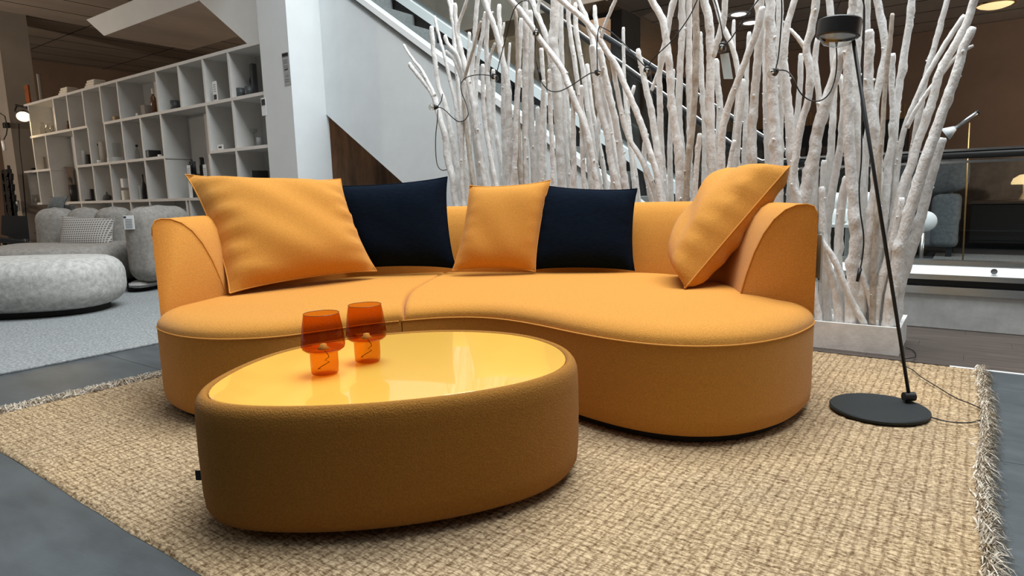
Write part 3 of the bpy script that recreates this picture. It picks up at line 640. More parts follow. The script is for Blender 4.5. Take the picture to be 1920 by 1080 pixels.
# clip spot lamp at the left end of the shelf
p = ony(36, 205, YS-.03); k = mpp(p)
t = thing('clip_spotlight', 'black clip on spotlight with a glowing disc at the left end of the shelf', 'spotlight', ony(42, 196, YS-.02))
g = ony(44, 219, YS-.06); up_ = CU*.72-CR*.42+CF*.55
ax = up_.normalized(); qm = Vector((0, 0, 1)).rotation_difference(ax).to_matrix()
MB().lathe([(11.5*k, 0), (10.5*k, 4*k), (6*k, 12*k), (4*k, 16*k), (.001, 17*k)], g, 24, rot=qm).build('lamp_shade', M['blackplastic'], t, smooth=True)
MB().lathe([(.001, -.5*k), (8*k, -.3*k), (11*k, .4*k)], g, 24, rot=qm).build('lamp_disc', M['lampglow'], t, smooth=True)
h0 = g+ax*16*k; 
MB().tube([h0, ony(28, 208, YS-.02), ony(31, 199, YS-.02), ony(40, 199, YS-.01)], 1.3*k, 8).build('bracket', M['blackplastic'], t, smooth=True)
MB().tube([ony(30, 197, YS-.01), ony(50, 202, YS-.01)], 1.8*k, 8).build('clamp', M['blackplastic'], t, smooth=True)
lp = bpy.data.lights.new('clip_spotlight_bulb', 'SPOT'); lp.energy = 26; lp.color = (1, .70, .34); lp.spot_size = R(115); lp.shadow_soft_size = .05
lo = bpy.data.objects.new('clip_spotlight_bulb', lp); lo.location = g-ax*.02; lo.rotation_euler = Vector((0, 0, 1)).rotation_difference(ax).to_euler(); C.objects.link(lo)
lo.parent = t; lo.location = Vector(lo.location)-ORG[t.name]
MB().tube([ony(35, 232, YS-.02), ony(37, 280, YS-.02), ony(42, 320, YS-.02), ony(48, 390, YS-.02), ony(49, 405, YS-.02)], .008, 6).build('lamp_cord', M['blackplastic'], t, smooth=True)
# left edge odds and ends
p = onx(6, 262, XP+.01); k = mpp(p)
t = thing('wall_lamp', 'black wall lamp with white glass tube at the left edge on the pillar', 'wall lamp', p)
MB().tube([onx(0, 212, XP+.10), onx(9, 218, XP+.10), onx(14, 238, XP+.10), onx(12, 252, XP+.10), onx(7, 262, XP+.10)], 1*k, 6).build('hoop', M['blackplastic'], t, smooth=True)
MB().box(onx(12, 235, XP+.05), (.1, 9*k, 10*k), bev=.01).build('socket', M['blackplastic'], t)
MB().tube([onx(5, 264, XP+.11), onx(9, 282, XP+.11)], 3*k, 10).build('glass_tube', M['whiteband'], t, smooth=True)
p = onx(31, 386, XP+.008); k = mpp(p)
t = thing('wall_socket', 'chrome socket plate on the left pillar', 'socket', p)
MB().box(p, (.02, 10*k, 20*k), bev=.006).build('plate', M['steel'], t)
MB().sphere(p+Vector((.02, 0, 5*k)), 3*k, 12).build('knob', M['whiteband'], t, smooth=True)
MB().sphere(p+Vector((.02, 0, -5*k)), 2.4*k, 12).build('knob', M['whiteband'], t, smooth=True)
# black lattice stand
t = thing('lattice_screen', 'black screen with a column of triangular holes at the far left', 'screen', ony(16, 480, 3.75))
def lp_(x, y): p = ony(x, y, 3.75); return (p.x, p.z)
A0, A1, B0, B1 = (2, 318), (24, 470), (13, 312), (40, 470)
L_ = [lp_(0, 330), lp_(13, 312), lp_(16, 330), lp_(3, 340)]
def quad(a, b, c, d): return MB().prism([lp_(*a), lp_(*b), lp_(*c), lp_(*d)], 3.75, 'y', 3.79)
quad((1, 320), (6, 320), (19, 440), (12, 440)).build('stile', M['blackplastic'], t)
quad((13, 310), (16, 325), (33, 440), (26, 440)).build('stile', M['blackplastic'], t)
for j in range(6):
    y = 318+20*j; x = 3+2.6*j
    quad((x, y), (x+13, y-1), (x+15, y+13), (x+8, y+15)).build('slat', M['blackplastic'], t)
    quad((x, y+6), (x+4, y+8), (x+9, y+19), (x+2, y+20)).build('slat', M['blackplastic'], t)
    quad((x+12, y+5), (x+17, y+8), (x+17, y+20), (x+8, y+17)).build('slat', M['blackplastic'], t)
fz = lp_(24, 440); MB().bb((fz[0]-.12, 3.72, 0), (fz[0]+.12, 3.82, fz[1]+.02)).build('foot', M['blackplastic'], t)
# black chair at far left
bc = thing('sling_chair', 'black sling chair with slim black legs at the left edge', 'chair', W(-6.0, 7.5, 0))
Yb = 2.9
def bp(x, y, dy=0): return ont(x, y, 7.6+dy)
mb = MB(); g_ = [(3, 404), (51, 405), (56, 453), (2, 440)]
vs = [bp(*q) for q in g_]+[bp(*q, .04) for q in g_]
mb.add(vs, [(0, 1, 2, 3), (7, 6, 5, 4), (0, 4, 5, 1), (1, 5, 6, 2), (2, 6, 7, 3), (3, 7, 4, 0)]); mb.build('backrest', M['blackplastic'], bc)
mb = MB(); g_ = [bp(-8, 446, -.45), bp(57, 454, -.45), bp(58, 452, 0), bp(0, 444, 0)]
mb.add(g_+[q-Vector((0, 0, .05)) for q in g_], [(0, 1, 2, 3), (7, 6, 5, 4), (0, 4, 5, 1), (1, 5, 6, 2), (2, 6, 7, 3), (3, 7, 4, 0)]); mb.build('seat', M['blackplastic'], bc)
for q, dy in ((5, 0), (47, 0), (8, -.42), (50, -.42)):
    a = bp(q, 448, dy); MB().tube([a, Vector((a.x+.02, a.y, .001))], .018, 8).build('leg', M['blackplastic'], bc, smooth=True)

# ------------------------------------------------------------------ grey carpet, loveseat, pouf
tag(MB().bb((-10.4, -1.2, 0), (-3.97, 3.4, .012), bev=.004).build('area_carpet', M['carpet'], loc=(-7, 1, 0)), 'pale grey looped carpet under the grey loveseat and pouf', 'carpet')
def smoothloft(rings, n):
    mb = MB(); k = len(rings); 
    for r_ in rings: mb.v += [tuple(p) for p in r_]
    mb.f = [(i*n+j, i*n+(j+1) % n, (i+1)*n+(j+1) % n, (i+1)*n+j) for i in range(k-1) for j in range(n)]
    mb.f += [tuple(range(n))[::-1], tuple((k-1)*n+j for j in range(n))]
    return mb
def softslab(outline, z0, z1, r, steps=6, bulge=.0):
    n = len(outline); cx = sum(p[0] for p in outline)/n; cy = sum(p[1] for p in outline)/n
    def off(d): 
        out = []
        for i in range(n):
            a, b = Vector(outline[i-1][:2]), Vector(outline[(i+1) % n][:2]); t_ = (b-a).normalized(); nn = Vector((t_.y, -t_.x))
            p = Vector(outline[i][:2]); 
            if nn.dot(p-Vector((cx, cy))) < 0: nn = -nn
            out.append(p-nn*d)
        return out
    rings = []
    for i in range(steps+1):
        a = math.pi/2*i/steps; o_ = off(r*(1-math.sin(a))); rings.append([(p.x, p.y, z0+r*(1-math.cos(a))) for p in o_])
    if bulge: rings.append([(p.x, p.y, (z0+z1)/2) for p in off(-bulge)])
    for i in range(steps+1):
        a = math.pi/2*i/steps; o_ = off(r*(1-math.cos(a))); rings.append([(p.x, p.y, z1-r*(1-math.sin(a))) for p in o_])
    for q in (.12, .3, .55, .8, .97):
        o_ = [Vector((p[0], p[1]))*(1-q)+Vector((cx, cy))*q for p in rings[-1]] if q < .2 else [Vector((p.x, p.y)) for p in [Vector((rr[0], rr[1]))*(1-q)+Vector((cx, cy))*q for rr in off0]]
        if q < .2: off0 = [(p.x, p.y) for p in o_]
        rings.append([(p.x, p.y, z1+.012*q) for p in o_])
    return smoothloft(rings, n)
# pouf
def ell(c, a, b, rot, n=64, p=2.3):
    out = []
    for i in range(n):
        q = 2*math.pi*i/n; x = math.copysign(abs(math.cos(q))**(2/p), math.cos(q))*a; y = math.copysign(abs(math.sin(q))**(2/p), math.sin(q))*b
        out.append((c[0]+x*math.cos(rot)-y*math.sin(rot), c[1]+x*math.sin(rot)+y*math.cos(rot)))
    return out
pc = W(-3.92, 5.06, .012)
pf = thing('pouf', 'large pale grey boucle pouf in front of the grey loveseat', 'pouf', pc)
softslab(ell(pc, .775, .47, YAW, p=2.5), .055, .44, .15).build('upholstery', M['boucle2'], pf, smooth=True)
softslab(ell(pc, .66, .36, YAW), .012, .07, .01).build('plinth', M['dark'], pf)
# loveseat, facing the camera side like the orange sofa
ls = thing('loveseat', 'grey boucle loveseat with three rounded back lobes and a rolled arm', 'sofa', W(-4.3, 6.3, .012))
def lobe(name, xl, xr, yt, ybot, t, dep, m, r=.12, p=2.7):
    a, b = ont(xl, yt, t), ont(xr, yt, t); zb = max(.05, ont((xl+xr)/2, ybot, t).z)
    hw = (b-a).length/2; c = (a+b)/2; z1 = max(a.z, b.z)
    c2_ = c+Vector((-math.sin(YAW), math.cos(YAW), 0))*dep/2
    return softslab(ell((c2_.x, c2_.y), hw, dep/2, YAW, 40, p), zb, z1, min(r, hw*.9, dep*.45)).build(name, m, ls, smooth=True)
lobe('back_lobe', 51, 116, 392, 490, 6.62, .30, M['boucle'])
lobe('back_lobe', 113, 168, 391, 490, 6.66, .30, M['boucle'])
lobe('back_lobe', 165, 226, 390, 490, 6.66, .30, M['boucle'])
lobe('arm', 213, 282, 389, 533, 5.95, .85, M['boucle'], .17, 3.2)
so = [(-5.15, 6.85), (-5.12, 6.2), (-4.95, 5.82), (-4.5, 5.66), (-4.1, 5.66), (-3.88, 5.78), (-3.80, 6.1), (-3.80, 6.85)]
so = [W(p.x, p.y, 0) for p in closed([(x, y, 0) for x, y in so], 60)]; so = [(p.x, p.y) for p in so]
softslab(so, .10, .465, .12).build('seat', M['boucle'], ls, smooth=True)
cxs = sum(p[0] for p in so)/60; cys = sum(p[1] for p in so)/60
softslab([(cxs+(x-cxs)*.86, cys+(y-cys)*.86) for x, y in so], .012, .12, .02).build('plinth', M['dark'], ls)
lobe('base_bolster', 226, 278, 530, 553, 5.98, .70, M['boucle2'], .05)
ld = W(-3.62, 6.35, 0)
softslab(ell((ld.x, ld.y), .12, .30, YAW), .012, .07, .01).build('plinth', M['dark'], ls)
p = ont(242, 417, 5.935); k = mpp(p); rq = Matrix.Rotation(YAW, 3, 'Z'); fw = Vector((-math.sin(YAW), math.cos(YAW), 0))
tg = MB().box(p, (19*k, .006, 26*k), rot=rq).build('price_tag', M['paper'], ls); tg['label'] = 'white printed price tag'
MB().box(p+rq@Vector((-6.5*k, -.005, 10*k)), (4.5*k, .003, 3*k), rot=rq).build('printed_block', M['ink'], tg)
for j in range(6): MB().box(p+rq@Vector((0, -.005, (6-3.1*j)*k)), (13*k, .003, 1.0*k), rot=rq).build('printed_line', M['greyink'], tg)

# ------------------------------------------------------------------ pillows
def pillow(c00, c10, c11, c01, thick, back=.5, pinch=.05, n=26, wr=0, seed=1, ear=.03, hexp=.62):
    """corners: bottom-left, bottom-right, top-right, top-left; bulges to +normal (thick) and -normal (thick*back)"""
    c00, c10, c11, c01 = map(Vector, (c00, c10, c11, c01)); nrm = ((c10-c00).cross(c01-c00)).normalized()
    if nrm.dot(CAM-c00) < 0: nrm = -nrm
    ctr = (c00+c10+c11+c01)/4; rs = random.Random(seed); mb = MB()
    waves = [(rs.uniform(5, 16), rs.uniform(5, 16), rs.uniform(0, 6)) for _ in range(6)]
    def pos(u, v, side):
        p = c00*(1-u)*(1-v)+c10*u*(1-v)+c11*u*v+c01*(1-u)*v
        a, b = 2*u-1, 2*v-1
        pi = pinch*((1-a*a)*abs(b)**3+(1-b*b)*abs(a)**3)
        p = p+(ctr-p)*pi
        e = ear*(abs(a*b)**6); p = p+(p-ctr)*e
        h = (max(0, 1-a**4)*max(0, 1-b**4))**hexp*(.80+.20*(1-(a*a+b*b)/2))
        edge = max(abs(a), abs(b)); wv = sum(math.sin(f1*u+f2*v+f3) for f1, f2, f3 in waves)/6
        k = sum(math.sin(38*v+f3*2+3*u) for _, _, f3 in waves)/6
        amt = wr*(.5*wv+(.9*k if abs(a) > .6 else .12*k)*max(0, 1-((1-edge)/.4)))
        return p+nrm*side*(thick if side > 0 else thick*back)*h*(1+amt*3) + nrm*amt*thick*.0
    for side in (1, -1):
        base = len(mb.v)
        mb.v += [tuple(pos(i/n, j/n, side)) for j in range(n+1) for i in range(n+1)]
        mb.f += [tuple(base+q for q in ((j*(n+1)+i), (j*(n+1)+i+1), ((j+1)*(n+1)+i+1), ((j+1)*(n+1)+i))) for j in range(n) for i in range(n)]
    loop = [pos(i/n, 0, 1) for i in range(n+1)]+[pos(1, j/n, 1) for j in range(1, n+1)]+[pos(1-i/n, 1, 1) for i in range(1, n+1)]+[pos(0, 1-j/n, 1) for j in range(1, n)]
    return mb, loop
def mkpillow(name, label, m, mp, corners, thick, back, **kw):
    mb, loop = pillow(*corners, thick, back, **kw)
    zmin = min(corners, key=lambda p: p[2])
    base = (Vector(corners[0])+Vector(corners[1]))/2
    t = thing(name, label, 'cushion', base)
    mb.build('cover', m, t, smooth=True)
    o = MB(); o.tube(loop+[loop[0]], .0035, 6, cap=False).build('seam', mp, t, smooth=True)
    return t
hp = [ont(110, 470, 6.35), ont(212, 470, 6.35), ont(214, 410, 6.55), ont(117, 406, 6.55)]
mkpillow('houndstooth_cushion', 'small houndstooth check cushion on the grey loveseat', M['hound'], M['boucle'], hp, .09, .4)
tp = [ont(88, 394, 7.3), ont(118, 394, 7.3), ont(127, 368, 7.36), ont(95, 370, 7.36)]
tc_ = thing('lounge_chair', 'small dark chair back standing behind the grey loveseat', 'chair', (tp[0].x, tp[0].y, 0))
qb = (tp[0]+tp[2])/2+Vector((-math.sin(YAW), math.cos(YAW), 0))*.07
MB().box((qb.x, qb.y, .43), (.26, .05, .84), rz=YAW, bev=.02).build('backrest', M['greywall'], tc_)
for q in (-.1, .1): MB().box((qb.x+q*math.cos(YAW), qb.y+q*math.sin(YAW), .2), (.03, .03, .40), rz=YAW).build('leg', M['black'], tc_)
mkpillow('slate_cushion', 'slate grey cushion peeking up behind the grey loveseat', M['teal'], M['black'], tp, .045, .4)

# ------------------------------------------------------------------ the rug
RX0, RX1, RY0, RY1 = -3.20, .075, .675, 3.50
rg = thing('sisal_rug', 'large tan sisal rug with fringed ends under the orange sofa', 'rug', ((RX0+RX1)/2, (RY0+RY1)/2, 0))
nx, ny = 330, 285
xs = np.linspace(RX0, RX1, nx); ys = np.linspace(RY0, RY1, ny); X, Yg = np.meshgrid(xs, ys)
Zg = .0085+.0016*np.random.rand(ny, nx)+.0012*np.sin(Yg*2*np.pi/.026+.8*np.sin(X*9))+.0008*np.sin(X*2*np.pi/.045+np.sin(Yg*7))
X = X+.003*np.sin(Yg*5.1)+.001*np.sin(Yg*23); Yg = Yg+.003*np.sin(X*4.3)+.0012*np.sin(X*19)
edge = np.zeros_like(Zg, bool); edge[0, :] = edge[-1, :] = edge[:, 0] = edge[:, -1] = True; Zg[edge] = .001
o0 = ORG[rg.name]
vs = np.stack([X-o0.x, Yg-o0.y, Zg], -1).reshape(-1, 3)
idx = np.arange(nx*ny).reshape(ny, nx); fq = np.stack([idx[:-1, :-1], idx[:-1, 1:], idx[1:, 1:], idx[1:, :-1]], -1).reshape(-1, 4)
me = bpy.data.meshes.new('weave'); me.from_pydata(vs.tolist(), [], fq.tolist()); me.materials.append(M['rug']); me.polygons.foreach_set('use_smooth', [True]*len(me.polygons))
o = bpy.data.objects.new('weave', me); C.objects.link(o); o.parent = rg; ORG[o.name] = o0
def fringe(xe, sgn, n, inner=.02, outer=.065):
    mb = MB(); rs = random.Random(3)
    for i in range(n):
        y = rs.uniform(RY0, RY1); x0 = xe-sgn*rs.uniform(0, inner)+.006*math.sin(y*5.1); L = rs.uniform(.02, .055); a = rs.gauss(0, .75)
        dx, dy = math.cos(a)*sgn*L, math.sin(a)*L; wd = rs.uniform(.0010, .0024); lift = rs.uniform(.006, .028)
        nx_, ny_ = -dy/L*wd, dx/L*wd
        z0 = .010
        pts = [(x0, y, z0), (x0+dx*.4, y+dy*.4, z0+lift), (x0+dx*.8, y+dy*.8+.008*rs.gauss(0, 1), z0+lift*.75), (x0+dx*1.05, y+dy*1.05+.012*rs.gauss(0, 1), max(.003, z0+lift*.2))]
        v = []
        for j, p in enumerate(pts):
            q = (1, 1, .8, .2)[j]; v += [(p[0]+nx_*q, p[1]+ny_*q, p[2]), (p[0]-nx_*q, p[1]-ny_*q, p[2]+.001)]
        mb.add(v, [(0, 1, 3, 2), (2, 3, 5, 4), (4, 5, 7, 6)])
    f = mb.build('fringe', M['fringe'], rg); f['kind'] = 'stuff'
fringe(RX1, 1, 3000); fringe(RX0, -1, 2600)

# ------------------------------------------------------------------ the sofa
sofa = thing('curved_sofa', 'large mustard orange curved sofa with wraparound back', 'sofa', W(-.1, 3.0, .012))
Fp = [(-1.467, 2.63), (-1.440, 2.545), (-1.357, 2.445), (-1.24, 2.352), (-1.113, 2.297), (-.994, 2.283), (-.866, 2.306), (-.73, 2.385), (-.60, 2.48), (-.44, 2.553), (-.28, 2.592), (-.135, 2.575), (-.01, 2.50), (.10, 2.39), (.19, 2.28), (.274, 2.185), (.365, 2.10), (.464, 2.036), (.575, 2.0), (.696, 2.0), (.813, 2.038), (.933, 2.112), (1.028, 2.204), (1.10, 2.295), (1.135, 2.37)]
Ip = [(-1.304, 2.92), (-1.275, 3.05), (-1.17, 3.24), (-.98, 3.45), (-.70, 3.60), (-.35, 3.635), (.12, 3.53), (.42, 3.475), (.70, 3.42), (.86, 3.28), (.94, 3.06), (.955, 2.82), (.925, 2.59)]
Op = [(-1.467, 2.63), (-1.485, 3.02), (-1.39, 3.36), (-1.16, 3.66), (-.80, 3.84), (-.35, 3.86), (.15, 3.77), (.50, 3.70), (.87, 3.60), (1.08, 3.36), (1.165, 2.98), (1.168, 2.64), (1.135, 2.37)]
NB = 72
def crom2(P, n): return [Vector((p.x, p.y)) for p in crom([(a, b, 0) for a, b in P], n)]
def param(P, n):      # uniform in control index, so that inner and outer correspond
    P = [Vector((a, b, 0)) for a, b in P]; k = len(P)-1; out = []
    for i in range(n):
        g = k*i/(n-1); j = min(int(g), k-1); u = g-j
        p0, p1, p2, p3 = P[max(j-1, 0)], P[j], P[j+1], P[min(j+2, k)]
        q = .5*((2*p1)+(p2-p0)*u+(2*p0-5*p1+4*p2-p3)*u*u+(3*p1-p0-3*p2+p3)*u*u*u); out.append(Vector((q.x, q.y)))
    return out
F = crom2(Fp, 120); I = param(Ip, NB); O = param(Op, NB)
ZS = .350
prof = [(0, .05), (0, .30), (0, .55), (0, .715), (.012, .75), (.05, .775), (.13, .783), (.26, .780), (.40, .762), (.54, .725), (.67, .668), (.79, .59), (.89, .50), (.96, .42), (1.0, .34), (1.0, .30)]
rings = []
for k in range(NB):
    rings.append([W(*(O[k]*(1-q)+I[k]*q), z) for q, z in prof])
n = len(prof); mb = MB()
for r_ in rings: mb.v += [tuple(p) for p in r_]
mb.f = [(i*n+j, i*n+j+1, (i+1)*n+j+1, (i+1)*n+j) for i in range(NB-1) for j in range(n-1)]
e0 = list(range(n)); e1 = [(NB-1)*n+j for j in range(n)]
mb.f += [tuple(e0[::-1]), tuple(e1)]
bk = mb.build('backrest', M['mustard'], sofa, auto=55)
for r_ in (rings[0], rings[-1]): MB().tube(r_[3:-1], .0022, 6).build('piping', M['piping'], bk, smooth=True)
# seats
Sp = [(-.44, 2.553), (-.458, 2.70), (-.468, 2.908), (-.448, 3.10), (-.425, 3.30), (-.36, 3.63)]
NV = 26
si = min(range(len(F)), key=lambda i: (F[i]-Vector(Sp[0])).length)
Icr = crom2([(p.x, p.y) for p in I], 400)
ii = min(range(400), key=lambda i: (Icr[i]-Vector(Sp[-1])).length)
vv = [0]+[(i/(NV-1))**1.7 for i in range(1, NV)]
S = crom2(Sp, 200); 
def Sat(v): return S[min(199, int(v*199))]
def zseat(d): 
    q = min(1, d/.11); return ZS+.052*(1-(1-q)**2.2)**(1/2.2) + .03*min(1, d/.5)*(1-.5*min(1, d/.5))*1.3
def seatpatch(Fa, Ia, gapside, shrink):
    nu = len(Fa); mb = MB()
    for a in range(nu):
        u = a/(nu-1)
        for v in vv:
            p = Fa[a]*(1-v)+Ia[a]*v
            wgt = u if gapside == 1 else 1-u
            ref = (Fa[-1]*(1-v)+Ia[-1]*v) if gapside == 1 else (Fa[0]*(1-v)+Ia[0]*v)
            p = p+(Sat(v)-ref)*wgt**2
            d = v*(Fa[a]-Ia[a]).length; z = zseat(d)
            g = (1-wgt)*nu
            dist = (p-Sat(v)).length
            if dist < .014: z -= .030*(1-dist/.014)**2
            if v == 1: z -= .02
            mb.v.append(tuple(W(p.x, p.y, z)))
    m_ = len(vv)
    mb.f = [(a*m_+b, (a+1)*m_+b, (a+1)*m_+b+1, a*m_+b+1) for a in range(nu-1) for b in range(m_-1)]
    return mb
def resample(P, ts): return [P[min(len(P)-1, max(0, int(round(t*(len(P)-1)))))] for t in ts]
FL = crom2([(p.x, p.y) for p in F[:si+1]], 300); FR = crom2([(p.x, p.y) for p in F[si:]], 300)
IL = crom2([(p.x, p.y) for p in Icr[:ii+1]], 300); IR = crom2([(p.x, p.y) for p in Icr[ii:]], 300)
tl = [i/59 for i in range(56)]+[.955, .97, .98, .988, .994, .998, 1.0]
tr = sorted(1-t for t in tl)
sL = seatpatch(resample(FL, tl), resample(IL, tl), 1, 0).build('seat', M['mustard'], sofa, smooth=True)
sR = seatpatch(resample(FR, tr), resample(IR, tr), 0, 0).build('seat', M['mustard'], sofa, smooth=True)
MB().tube([W(p.x, p.y, ZS) for p in FL[::4]], .0035, 6).build('piping', M['piping'], sL, smooth=True)
MB().tube([W(p.x, p.y, ZS) for p in FR[::4]], .0035, 6).build('piping', M['piping'], sR, smooth=True)
oi = min(range(NB), key=lambda i: (O[i]-Vector((-.36, 3.85))).length)
def wallbody(front, outer, side):
    P = [Vector((p.x, p.y)) for p in front]+outer
    n = len(P); mb = MB(); pr = [(0, ZS-.002), (.0, .30), (.0, .10), (.004, .06), (.016, .042)]
    c = Vector((0, 0)); 
    for p in P: c += p/n
    for off, z in pr:
        for i, p in enumerate(P):
            a, b = P[i-1], P[(i+1) % n]; t_ = (b-a).normalized(); nn = Vector((t_.y, -t_.x))
            q = p-nn*off*1.0 if True else p
            mb.v.append(tuple(W(q.x, q.y, z)))
    k = len(pr)
    mb.f = [(r_*n+i, r_*n+(i+1) % n, (r_+1)*n+(i+1) % n, (r_+1)*n+i) for r_ in range(k-1) for i in range(n)]
    mb.f += [tuple(range(n)), tuple((k-1)*n+i for i in range(n))]
    return mb
def inn(P, e=.010): # pull the outer wall slightly inside the backrest shell
    c = Vector((-.16, 3.0)); return [p+(c-p).normalized()*e for p in P]
fl_ = FL[::5]; fr_ = FR[::5]
fl_[-1] = FL[-1]+Vector((-.002, 0)); 
wallbody(fl_+[p+Vector((-.002, 0)) for p in S[10::20]], inn(O[:oi+1])[::-1], 0).build('base', M['mustard'], sofa, auto=40)
wallbody([FR[0]+Vector((.002, 0))]+fr_[1:]+inn(O[oi:])[::-1], [p+Vector((.002, 0)) for p in S[10::20]][::-1], 0).build('base', M['mustard'], sofa, auto=40)
allp = [Vector((p.x, p.y)) for p in F[::3]]+O[::-1]; cc = Vector((-.15, 2.95))
pp = []
for i, p in enumerate(allp):
    a, b = allp[i-1], allp[(i+1) % len(allp)]; t_ = (b-a).normalized(); nn = Vector((t_.y, -t_.x)); pp.append(p-nn*.045)
MB().prism([tuple(W(p.x, p.y, 0))[:2] for p in pp], .012, 'z', .05).build('plinth', M['dark'], sofa)
# price tag hanging on the right arm
p = W(1.158, 2.425, .585)
tg = MB(); e_ = Vector(W(0, 1, 0))-Vector(W(0, 0, 0)); sdir = Vector(W(1, 0, 0))-Vector(W(0, 0, 0))
rot = Matrix((e_, sdir, Vector((0, 0, 1)))).transposed()
tgo = MB().box(p, (.10, .006, .19), rot=rot).build('price_tag', M['clear'], sofa); tgo['label'] = 'clear plastic price tag sleeve'
MB().box(p+sdir*.0005, (.085, .002, .165), rot=rot).build('tag_card', M['paper'], tgo)
MB().tube([p+Vector((0, 0, .09)), p+Vector((0, 0, .125))-sdir*.005, p+Vector((0, 0, .14))-sdir*.015], .002, 6).build('tag_string', M['clear'], tgo)

# cushions on the sofa
def cz(x, y, z): return onz(x, y, z)
mkpillow('throw_cushion', 'largest mustard cushion leaning on the left arm of the sofa', M['mustard'], M['piping'],
         [ont(434, 546, 2.88), ont(702, 506, 3.36), ont(636, 338, 3.52), ont(353, 330, 3.14)], .125, .35, wr=.10, seed=4, pinch=.05)
mkpillow('throw_cushion', 'navy cushion behind the largest mustard cushion', M['navy'], M['navy'],
         [ont(655, 503, 3.50), ont(852, 501, 3.50), ont(836, 334, 3.60), ont(618, 350, 3.60)], .085, .3, wr=.04, seed=5)
mkpillow('throw_cushion', 'small mustard cushion between the two navy cushions', M['mustard'], M['piping'],
         [ont(851, 505, 3.38), ont(1002, 507, 3.38), ont(1030, 340, 3.53), ont(882, 350, 3.53)], .075, .35, wr=.08, seed=6)
mkpillow('throw_cushion', 'navy cushion right of the small mustard cushion', M['navy'], M['navy'],
         [ont(992, 504, 3.43), ont(1187, 505, 3.36), ont(1192, 356, 3.48), ont(1012, 348, 3.56)], .075, .3, wr=.05, seed=7)
mkpillow('throw_cushion', 'mustard cushion propped sideways against the right arm of the sofa', M['mustard'], M['piping'],
         [ont(1268, 496, 3.16), ont(1284, 541, 2.72), ont(1481, 311, 2.80), ont(1380, 326, 3.22)], .150, .62, wr=.12, seed=8, pinch=.03, ear=.0, hexp=.40)

# ------------------------------------------------------------------ coffee table
Gp = [(-.791, 1.578), (-.818, 1.68), (-.818, 1.785), (-.795, 1.925), (-.72, 2.085), (-.52, 2.235), (-.316, 2.292), (-.12, 2.268), (.033, 2.182), (.13, 2.04), (.160, 1.90), (.146, 1.79), (.08, 1.685), (-.007, 1.615), (-.153, 1.545), (-.32, 1.500), (-.465, 1.485), (-.598, 1.490), (-.714, 1.517)]
G = [Vector((p.x, p.y)) for p in closed([(a, b, 0) for a, b in Gp], 96)]
for _ in range(6): G = [(G[i-1]+G[i]*2+G[(i+1) % 96])/4 for i in range(96)]
def offs(P, d):
    n = len(P); out = []; c = Vector((0, 0))
    for p in P: c += p/n
    for i in range(n):
        t_ = (P[(i+1) % n]-P[i-1]).normalized(); nn = Vector((t_.y, -t_.x))
        if nn.dot(P[i]-c) < 0: nn = -nn
        out.append(P[i]+nn*d)
    return out
tb = thing('coffee_table', 'oval mustard upholstered coffee table with glossy yellow top', 'table', W(-.33, 1.88, .012))
pr = [(-.002, .30), (0.0, .352), (.004, .358), (.012, .3605), (.020, .357), (.028, .347), (.033, .332), (.035, .30), (.036, .2), (.034, .10), (.030, .06), (.018, .040), (-.03, .040)]
rings = [[W(p.x, p.y, z) for p in offs(G, d)] for d, z in pr]
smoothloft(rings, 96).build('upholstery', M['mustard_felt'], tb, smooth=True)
smoothloft([[W(p.x, p.y, z) for p in offs(G, d)] for d, z in ((-.001, .340), (-.001, .355), (-.003, .357))], 96).build('glass_top', M['lacquer'], tb, auto=30)
smoothloft([[W(p.x, p.y, z) for p in offs(G, -.05)] for z in (.012, .045)], 96).build('plinth', M['dark'], tb)
q = min(offs(G, .036), key=lambda p: (p.x/p.y))
lb = MB().box(W(q.x-.004, q.y, .14), (.016, .004, .026), rz=YAW).build('label_tab', M['ink'], tb); lb['label'] = 'black fabric label tab'

# two orange glass lamps
ZT = .3572
for (px, py, lab) in ((610, 701, 'orange glass table lamp nearer the front on the yellow tabletop'), (690, 678, 'orange glass table lamp further back on the yellow tabletop')):
    p = onz(px, py, ZT); t = thing('glass_table_lamp', lab, 'table lamp', p, 'orange glass lamps on the coffee table')
    MB().lathe([(.0005, .003), (.034, .003), (.0375, .007), (.0385, .03), (.0385, .066)], p, 40).build('lamp_base', M['amber'], t, smooth=True)
    MB().lathe([(.0385, .066), (.050, .070), (.0585, .077), (.0602, .085), (.0580, .115), (.0535, .147), (.0485, .175)], p, 40).build('lamp_shade', M['amber_deep'], t, smooth=True)
    MB().lathe([(.0005, .070), (.050, .073), (.0565, .077)], p, 40).build('light_plate', M['amber'], t, smooth=True)
    MB().tube([p+Vector((.0485*math.cos(q*math.pi/24), .0485*math.sin(q*math.pi/24), .175)) for q in range(49)], .0009, 6, cap=False).build('rim', M['amberrim'], t, smooth=True)
    MB().lathe([(.0005, .072), (.015, .072), (.017, .075), (.010, .080), (.009, .087), (.0005, .089)], p, 24).build('led_fitting', M['cream'], t, smooth=True)
    MB().tube([p+Vector(q) for q in ((.004, 0, .068), (.012, .004, .058), (.014, .006, .050), (.008, -.004, .042), (.014, .006, .036), (0, -.012, .024), (-.018, -.01, .014), (-.028, .005, .010))], .0011, 6).build('cord', M['amberbottle'], t, smooth=True)

